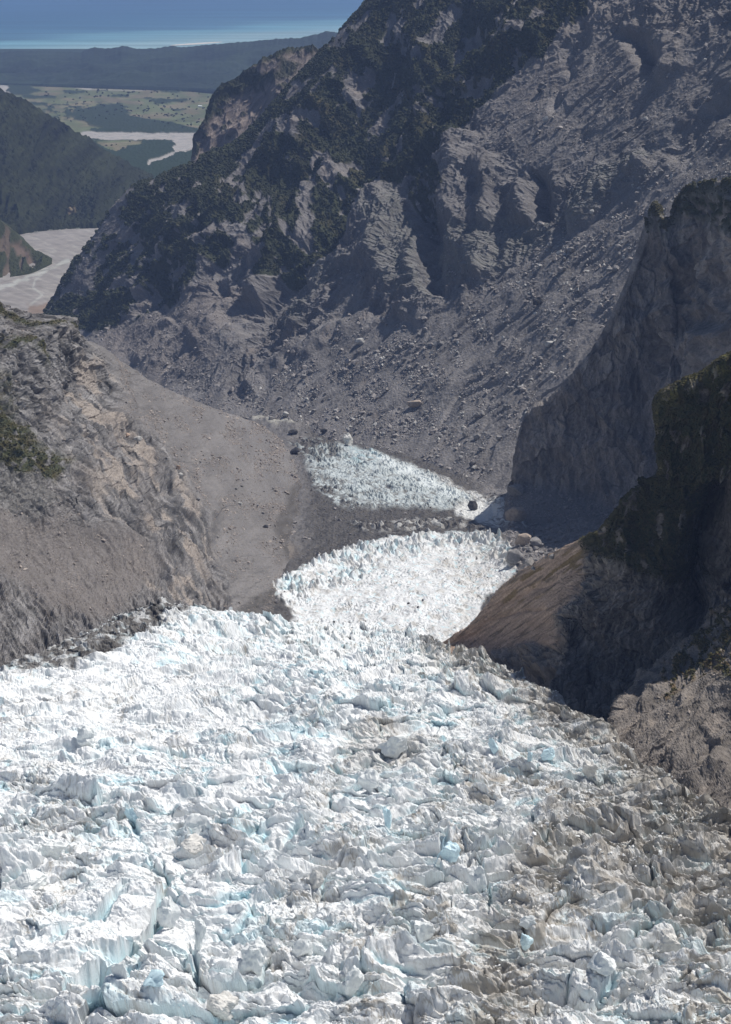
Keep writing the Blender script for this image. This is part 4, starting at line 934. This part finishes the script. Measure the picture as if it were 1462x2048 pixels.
def pickpts(P, w, n, seed=0, vis=None):
    r = np.random.default_rng(seed); u, v, d = proj(P)
    w = w*((u > -120) & (u < 1600) & (v > -60) & (v < 2150)); w = np.clip(w, 0, None).reshape(-1).astype(float)
    k = r.choice(len(w), n, p=w/w.sum()); return P.reshape(-1, 3)[k], d.reshape(-1)[k], k
def powsize(n, lo, hi, a, seed): 
    r = np.random.default_rng(seed).random(n); return (lo**(-a)+r*(hi**(-a)-lo**(-a)))**(-1/a)
px = lambda d: d/F
U, V = MAIN_UV
bfield = sstep(-.2, .6, fbm(U/50, V/50, 4, 5)+.2)
band_ = polymask(U, V, [(460,790),(700,690),(900,620),(1110,480),(1300,330),(1500,200),(1500,420),(1250,560),(1120,760),(1040,900),(950,950),(700,880),(560,860)], 40)
pts, d, k = pickpts(MAIN, (MAIN_SCREE*.5+.15+band_)*(1-MAIN_VEG)*bfield, 26000, 1)
scatter('scree_rubble', pts, px(d)*powsize(len(d), 1.0, 9, 2.3, 2), RV, M_RUBBLE, 'grey broken rubble strewn over the big scree slope', 'rubble', seed=3)
pts, d, k = pickpts(MAIN, band_*(1-MAIN_VEG)*bfield**2, 1500, 11)
scatter('pale_scree_rubble', pts, px(d)*powsize(len(d), 1.6, 7, 2.2, 12), RV, M_PALE, 'pale stones among the grey scree', 'rubble', seed=13)
U, V = LEFT_UV
pts, d, k = pickpts(LEFT, (.35+LEFT_SM+1.0*polymask(U, V, [(-50,960),(300,1090),(280,1180),(180,1230),(-50,1200)], 20))*(1-LEFT_VEG)*sstep(-.3, .6, fbm(U/40, V/40, 4, 6)), 26000, 2)
scatter('moraine_rubble', pts, px(d)*powsize(len(d), .8, 6, 2.6, 3), RV, M_RUBBLE2, 'small stones scattered over the left hillside', 'rubble', seed=4)
U, V = FLOOR_UV
mor = polymask(U, V, [(990,1010),(1060,1010),(1120,1050),(1300,1050),(1300,1120),(1090,1140),(1040,1150),(1000,1080)], 20)
pts, d, k = pickpts(FLOOR, (.10+1.6*mor)*(1-FLOOR_ICE*.95), 7000, 3)
scatter('valley_rubble', pts, px(d)*powsize(len(d), 1.2, 9, 2.0, 4), RV, M_RUBBLE, 'grey blocks and stones on the valley floor moraine', 'rubble', seed=5)
pts, d, k = pickpts(CLIFF, CLIFF_SC, 3000, 4)
scatter('talus_rubble', pts, px(d)*powsize(len(d), 1.2, 8, 2.2, 5), RV, M_RUBBLE, 'stones in the shade below the middle cliff', 'rubble', seed=6)
pts, d, k = pickpts(SLOPE, 1-SLOPE_VEG, 3500, 5)
scatter('slope_rubble', pts, px(d)*powsize(len(d), .9, 7, 2.4, 6), RV, M_RUBBLE2, 'brown stones on the near slope at lower right', 'rubble', seed=7)
# vegetation
pts, d, k = pickpts(MAIN, sstep(.4, .8, MAIN_VEG), 34000, 6)
scatter('mountain_forest', pts, px(d)*powsize(len(d), 1.6, 4.5, 3, 7), LV, M_FOREST, 'dark green forest and scrub on the big mountain', 'forest', (1, 1, 1.1), .2, 8)
pts, d, k = pickpts(NEAR, sstep(.3, .8, NEAR_VEG), 26000, 7)
scatter('cliff_scrub', pts, px(d)*powsize(len(d), 1.2, 3.6, 3, 8), LV, M_SHRUB, 'green and brown scrub covering the near cliff', 'scrub', (1, 1, .9), .2, 9)
pts, d, k = pickpts(SLOPE, sstep(.4, .8, SLOPE_VEG), 4000, 8)
scatter('slope_scrub', pts, px(d)*powsize(len(d), 1.8, 5, 3, 9), LV, M_SHRUB, 'low brown and green scrub on the lower right slope', 'scrub', (1, 1, .8), .3, 10)
pts, d, k = pickpts(LEFT, sstep(.4, .8, LEFT_VEG), 6000, 9)
scatter('hillside_scrub', pts, px(d)*powsize(len(d), 1.2, 3.2, 3, 10), LV, M_OLIVE, 'low olive scrub patches on the left hillside', 'scrub', (1, 1, .7), .3, 11)
pts, d, k = pickpts(CLIFF, sstep(.4, .8, CLIFF_VEG), 3000, 10)
scatter('clifftop_scrub', pts, px(d)*powsize(len(d), 1.8, 4.5, 3, 11), LV, M_SHRUB, 'scrub along the top of the middle cliff', 'scrub', (1, 1, .8), .3, 12)
# ice rubble
U, V = GL_UV
pts, d, k = pickpts(GL, (GL_WR**2*(1-GL_SM)+.06)*sstep(-.1, .5, fbm(U/60, V/60, 3, 9)-.05), 7000, 12)
scatter('ice_rubble', pts, px(d)*powsize(len(d), 1.4, 9, 2.6, 13), IV, M_ICEBIT, 'broken white ice rubble between the seracs', 'ice rubble', (1, .85, .9), .35, 14)
pts, d, k = pickpts(GL, (GL_RIGHT*.9+.05)*GL_WR, 4000, 14)
scatter('dirty_ice_rubble', pts, px(d)*powsize(len(d), 1.5, 9, 2.3, 15), IV, M_ICED, 'dirty grey ice rubble on the right of the glacier', 'ice rubble', (1, .85, .9), .35, 16)

# ------------------------------------------------------------------ individual boulders, ice blocks, trees
_cache = {}
def shape(kind, seed):
    k = (kind, seed)
    if k not in _cache:
        bm = rock_bm(seed+200, 18 if kind == 'rock' else 13, .78 if kind == 'rock' else .95, 2 if kind == 'rock' else 3, .06 if kind == 'rock' else .16)
        me = bpy.data.meshes.new('boulder' if kind == 'rock' else 'ice_block'); bm.to_mesh(me); bm.free(); _cache[k] = me
    return _cache[k]
def place(name, u, v, wpx, hpx, mat, label, cat, seed, kind='rock', rot=None, group=None, lean=0.0, sink=.2, dpx=None):
    p, d = at(u, v+hpx*.3)
    me = shape(kind, seed % 14).copy(); me.materials.clear(); me.materials.append(mat); me.name = name
    o = bpy.data.objects.new(name, me); scene.collection.objects.link(o)
    w = wpx*d/F/2; hh = hpx*d/F/2*1.05; dp = (dpx*d/F/2 if dpx else w*.8)
    co = np.array([x.co for x in me.vertices]); an = rot if rot is not None else seed*1.7
    c, s = math.cos(an), math.sin(an); x = co[:, 0]*c-co[:, 1]*s; y = co[:, 0]*s+co[:, 1]*c; z = co[:, 2]/.85
    z0 = z.min()*hh
    out = np.stack([x*w+z*hh*lean, y*dp, z*hh-z0*(1-sink)], -1)
    me.vertices.foreach_set('co', out.reshape(-1).astype(f4)); me.update()
    o.location = p; o['label'] = label; o['category'] = cat
    if group: o['group'] = group
    return o
BO = [
 (1036,1030,54,42,M_TAN,'largest tan boulder at the top of the moraine, below the shaded cliff'),
 (944,1010,30,28,M_DARK,'dark brown boulder standing alone on the white ice strip'),
 (1043,1078,42,34,M_TAN,'rounded tan boulder in the moraine, below the largest tan one'),
 (1068,1084,38,26,M_GREY,'flat grey boulder touching the right side of the rounded tan one'),
 (1024,1118,44,40,M_GREY,'big grey boulder at the lower end of the moraine, beside the ice'),
 (1062,1120,30,22,M_GREY,'small grey boulder just above the brown rock slab'),
 (1030,980,46,34,M_GREY,'large boulder in shadow at the foot of the middle cliff'),
 (944,925,17,14,M_DARK,'dark boulder on the smooth sand beside the scree foot'),
 (955,870,22,18,M_GREY,'grey boulder in the boulder trail left of the middle cliff'),
 (828,806,34,22,M_TAN,'brown boulder alone at the centre of the big scree slope'),
 (355,936,11,13,M_PINK,'upper of two pinkish boulders on the left moraine slope'),
 (360,949,13,10,M_PALE,'pale boulder just below the pinkish one on the left moraine'),
 (276,878,24,13,M_PALE,'pale flat slab near the top of the left moraine slope'),
 (252,866,14,9,M_PINK,'small pinkish rock left of the pale flat slab'),
 (482,1009,14,9,M_PALE,'pale stone on the smooth moraine, alone'),
 (534,1052,15,10,M_DARK,'dark boulder low on the smooth moraine near the debris'),
 (392,992,13,10,M_GREY,'grey boulder at the middle of the left moraine slope'),
 (720,681,24,16,M_PALE,'pale block on the scree under the rock buttress'),
 (766,637,18,13,M_GREY,'grey rock at the foot of the tall rock buttress'),
 (1094,234,14,16,M_PALE,'pale upright rock high on the upper scree'),
 (1078,180,18,12,M_DARK,'dark flat boulder at the top of the upper scree'),
 (1406,123,12,11,M_PALE,'bright stone highest on the far right of the wall'),
 (1076,602,34,20,M_DARK,'wide dark boulder lying across the scree ramp'),
 (1118,541,28,19,M_GREY,'grey boulder above the wide dark one on the scree ramp'),
 (1143,493,20,15,M_GREY,'upper grey boulder in the row climbing the scree ramp'),
 (1181,430,15,12,M_PALE,'pale boulder below the greenish layered slabs'),
 (1098,686,26,15,M_PALE,'long pale slab on the scree left of the middle cliff'),
 (1108,662,12,10,M_PALE,'small pale rock just above the long pale slab'),
 (570,826,16,12,M_PALE,'pale boulder above the grey stream pool'),
 (365,741,14,12,M_GREY,'grey boulder at the foot of the far scree fans'),
 (648,860,18,14,M_DARK,'dark block above the snout of the lower glacier'),
 (1290,236,14,10,M_PALE,'pale stone under the dark hollow of the upper wall'),
 (582,862,26,14,M_DARK,'dark rock at the downstream tip of the glacier snout'),
 (592,900,34,20,M_DARK,'black debris mound left of the broken grey ice'),
]
for i, (u, v, w, hh, m, lab) in enumerate(BO):
    place('boulder', u, v, w, hh, m, lab, 'boulder', i)
IB = [
 (692,880,30,30,M_ICED,'grey ice pinnacle standing apart at the glacier snout',.0),
 (386,1648,74,44,M_ICEW,'rounded white ice block, upper one of the stacked pair',.1),
 (386,1682,72,42,M_ICED,'dirty white ice block under the rounded one of the stacked pair',.1),
 (268,1632,34,50,M_ICEB,'leaning blue ice fin with a pointed tip',-.35),
 (400,1870,40,86,M_ICEW,'tall narrow ice pillar beside the deep blue crack',.08),
 (268,1890,46,46,M_ICEW,'white ice block at the lower mouth of the long crevasse',.1),
 (240,1935,34,62,M_ICEW,'ice column standing right of the dark blue cave',-.05),
 (300,1955,60,40,M_ICEB,'broad pale blue ice block below the long crevasse',.0),
 (338,1836,54,70,M_ICEW,'pointed white serac between the two long crevasses at lower left',.0),
 (510,1905,80,70,M_ICEW,'smooth rounded white block right of the tall pillar',.0),
 (625,1760,40,46,M_ICED,'grey lump of ice in the blue hollow at the centre',.0),
 (775,1638,26,56,M_ICEB,'thin blue fin standing in the middle of the icefall',-.05),
 (988,1488,22,44,M_ICEB,'bright blue ice splinter near the dirty right margin',-.4),
 (1062,1512,20,28,M_ICEB,'left lump of the blue cluster near the right margin',.0),
 (1100,1506,34,28,M_ICEB,'right lump of the blue cluster near the right margin',.2),
 (1002,1606,48,24,M_ICEW,'bright smooth white ice dome above the dirty bands',.0),
 (1056,1842,42,34,M_ICEW,'bright glassy ice ball in the dirty right of the icefall',.0),
 (1046,1880,40,40,M_ICEB,'pale blue block under the bright glassy ice ball',.0),
 (900,1705,54,50,M_ICEB,'hollow blue serac with a dark crack at its side',.0),
 (955,1760,60,60,M_ICEW,'white serac right of the hollow blue one',.0),
 (840,1850,60,70,M_ICEW,'white serac at the edge of the brown streaked ice',.0),
 (785,1478,80,70,M_ICEW,'pale cone-shaped serac rising above the upper icefall',.0),
 (740,1568,60,46,M_ICEW,'white block beneath the cone-shaped serac',.0),
 (105,1700,60,40,M_ICEW,'white block with a blue side at the left of the icefall',.0),
 (60,1760,90,50,M_ICEW,'wide white block at the left edge of the icefall',.0),
 (1335,1880,64,60,M_ICED,'dirty serac near the right edge of the icefall',.0),
 (1200,1920,74,54,M_ICEW,'white hump of ice low in the dirty right half',.0),
 (1180,1540,40,40,M_ICED,'grey serac against the foot of the right slope',.0),
 (170,1470,60,46,M_ICEW,'fluted ice tower in the smoother left part',.0),
 (610,1890,56,60,M_ICEW,'white serac at the lower centre of the icefall',.0),
 (700,1960,70,70,M_ICEW,'white serac at the bottom centre of the icefall',.0),
 (440,2010,90,60,M_ICED,'greyish ice ridge at the bottom left of centre',.0)]
for i, (u, v, w, hh, m, lab, ln) in enumerate(IB):
    place('ice_block', u, v, w, hh, m, lab, 'ice block', i+3, 'ice', None, None, ln, .45)
for i, (u, v, lab) in enumerate([(817,1204,'largest dark stone on the smooth white ice basin'), (843,1198,'dark stone right of the largest one on the white basin'), (836,1211,'small dark stone below the largest one on the white basin'), (666,1246,'dark stone on the white ice near the near icefall lip')]):
    place('stone', u, v, 8 if i == 0 else 6, 5, M_DARK, lab, 'stone', i)
# further boulders of the scree, which nothing tells apart
r = np.random.default_rng(5)
def many(n, poly, mat, lab, grp, lo, hi, seed):
    poly = np.array(poly, float); r = np.random.default_rng(seed); c = 0
    while c < n:
        u = r.uniform(poly[:, 0].min(), poly[:, 0].max()); v = r.uniform(poly[:, 1].min(), poly[:, 1].max())
        if polymask(np.array([u]), np.array([v]), poly, 1)[0] < .5: continue
        w = lo*(hi/lo)**(r.random()**2.2)
        place('boulder', u, v, w, w*(.55+.3*r.random()), mat, lab, 'boulder', int(r.integers(0, 999)), group=grp); c += 1
many(70, [(1000,900),(1060,790),(1180,620),(1280,470),(1240,460),(1100,640),(960,800),(900,930)], M_GREY, 'grey boulder in the trail running down the scree beside the middle cliff', 'boulders beside the middle cliff', 8, 24, 3)
many(40, [(1040,1060),(1090,1050),(1160,1060),(1110,1120),(1060,1140),(1010,1100)], M_GREY, 'small grey boulder in the moraine between ice and cliff shadow', 'moraine boulders', 8, 20, 4)
many(60, [(500,830),(620,740),(760,680),(900,640),(880,840),(720,870),(600,860)], M_GREY, 'grey boulder on the lower part of the big scree slope', 'boulders on the big scree slope', 7, 18, 6)
many(30, [(1090,490),(1250,350),(1420,260),(1440,300),(1250,420),(1130,540)], M_GREY, 'grey boulder on the upper scree ramp under the greenish slabs', 'boulders on the upper ramp', 7, 16, 7)
many(36, [(300,870),(420,880),(560,960),(560,1120),(470,1150),(400,1010)], M_GREY, 'small boulder on the smooth left moraine slope', 'boulders on the left moraine', 5, 11, 8)

# trees scattered on the far pasture
def tree_mesh():
    bm = bmesh.new(); r = np.random.default_rng(3)
    bmesh.ops.create_cone(bm, cap_ends=True, segments=6, radius1=.09, radius2=.05, depth=.6)
    for v in bm.verts: v.co.z += .3
    for i in range(11):
        res = bmesh.ops.create_icosphere(bm, subdivisions=1, radius=.22+.16*r.random())
        o_ = r.normal(size=3)*np.array([.28, .28, .2])
        for v in res['verts']:
            v.co = v.co*(.8+.4*r.random()); v.co.x += o_[0]; v.co.y += o_[1]; v.co.z += .85+o_[2]
    me = bpy.data.meshes.new('tree'); bm.to_mesh(me); bm.free(); me.materials.append(M_FOREST); return me
TM = tree_mesh(); r = np.random.default_rng(9); c = 0
spots = [(300,236),(312,231),(318,228),(330,233),(336,230),(352,233),(356,240),(378,236),(340,226),(395,219),(404,212),(388,232),(372,242),(322,245),(290,226),(272,230),(264,222),(210,214),(163,196),(95,184),(150,214),(240,226),(208,240),(236,288),(262,284),(245,296),(226,292),(216,290),(298,222),(287,232),(411,226),(330,214),(398,244)]
while len(spots) < 190:
    u, v = r.uniform(90, 425), r.uniform(176, 258)
    if 300 > u > 170 and v > 238: continue
    spots.append((u, v))
for u, v in spots:
    p, d = at(u, v)
    if d < 9000: continue
    o = bpy.data.objects.new('tree', TM); scene.collection.objects.link(o)
    s = d/F*r.uniform(1.4, 3.4); o.scale = (s*r.uniform(.9, 1.6), s, s); o.location = (p[0], p[1], p[2]-1); o.rotation_euler = (0, 0, r.uniform(0, 6))
    o['label'] = 'dark round tree standing on the far green pasture'; o['category'] = 'tree'; o['group'] = 'trees on the far pasture'
# farm building on the pasture
p, d = at(404, 213)
bm = bmesh.new(); bmesh.ops.create_cube(bm, size=1)
for v in bm.verts: v.co = (v.co.x*26, v.co.y*16, (v.co.z+.5)*7)
me = bpy.data.meshes.new('wall'); bm.to_mesh(me); bm.free(); me.materials.append(M_PALE)
farm = bpy.data.objects.new('farm_shed', None); scene.collection.objects.link(farm); farm.location = p
farm['label'] = 'tiny white farm shed on the far green pasture'; farm['category'] = 'shed'
wo = bpy.data.objects.new('wall', me); scene.collection.objects.link(wo); wo.parent = farm
bm = bmesh.new(); vs_ = [bm.verts.new(c_) for c_ in ((-14,-9,7.003),(14,-9,7.003),(14,9,7.003),(-14,9,7.003),(-14,0,12),(14,0,12))]
for f_ in ((0,1,5,4),(2,3,4,5),(0,4,3),(1,2,5),(3,2,1,0)): bm.faces.new([vs_[i] for i in f_])
me = bpy.data.meshes.new('roof'); bm.to_mesh(me); bm.free(); me.materials.append(M_ICEW)
ro = bpy.data.objects.new('roof', me); scene.collection.objects.link(ro); ro.parent = farm

# ------------------------------------------------------------------ haze
ZTOP = max(float(S[..., 2].max()) for S in SURF); print('highest point', ZTOP)
bm = bmesh.new(); bmesh.ops.create_cube(bm, size=1)
for v in bm.verts: v.co = (v.co.x*100000, 55000+v.co.y*140000, -60 if v.co.z < 0 else max(1400.0, ZTOP+30))
me = bpy.data.meshes.new('haze'); bm.to_mesh(me); bm.free()
mh = bpy.data.materials.new('haze_air'); mh.use_nodes = True; nt = mh.node_tree; nt.nodes.remove(nt.nodes['Principled BSDF'])
pv = nt.nodes.new('ShaderNodeVolumePrincipled'); pv.inputs['Color'].default_value = (0.40, 0.56, 1.0, 1); pv.inputs['Density'].default_value = HAZE; pv.inputs['Anisotropy'].default_value = 0.0
nt.links.new(pv.outputs[0], nt.nodes['Material Output'].inputs['Volume']); me.materials.append(mh)
hz = bpy.data.objects.new('haze', me); scene.collection.objects.link(hz); hz['kind'] = 'stuff'; hz['label'] = 'bluish air haze over the valley'
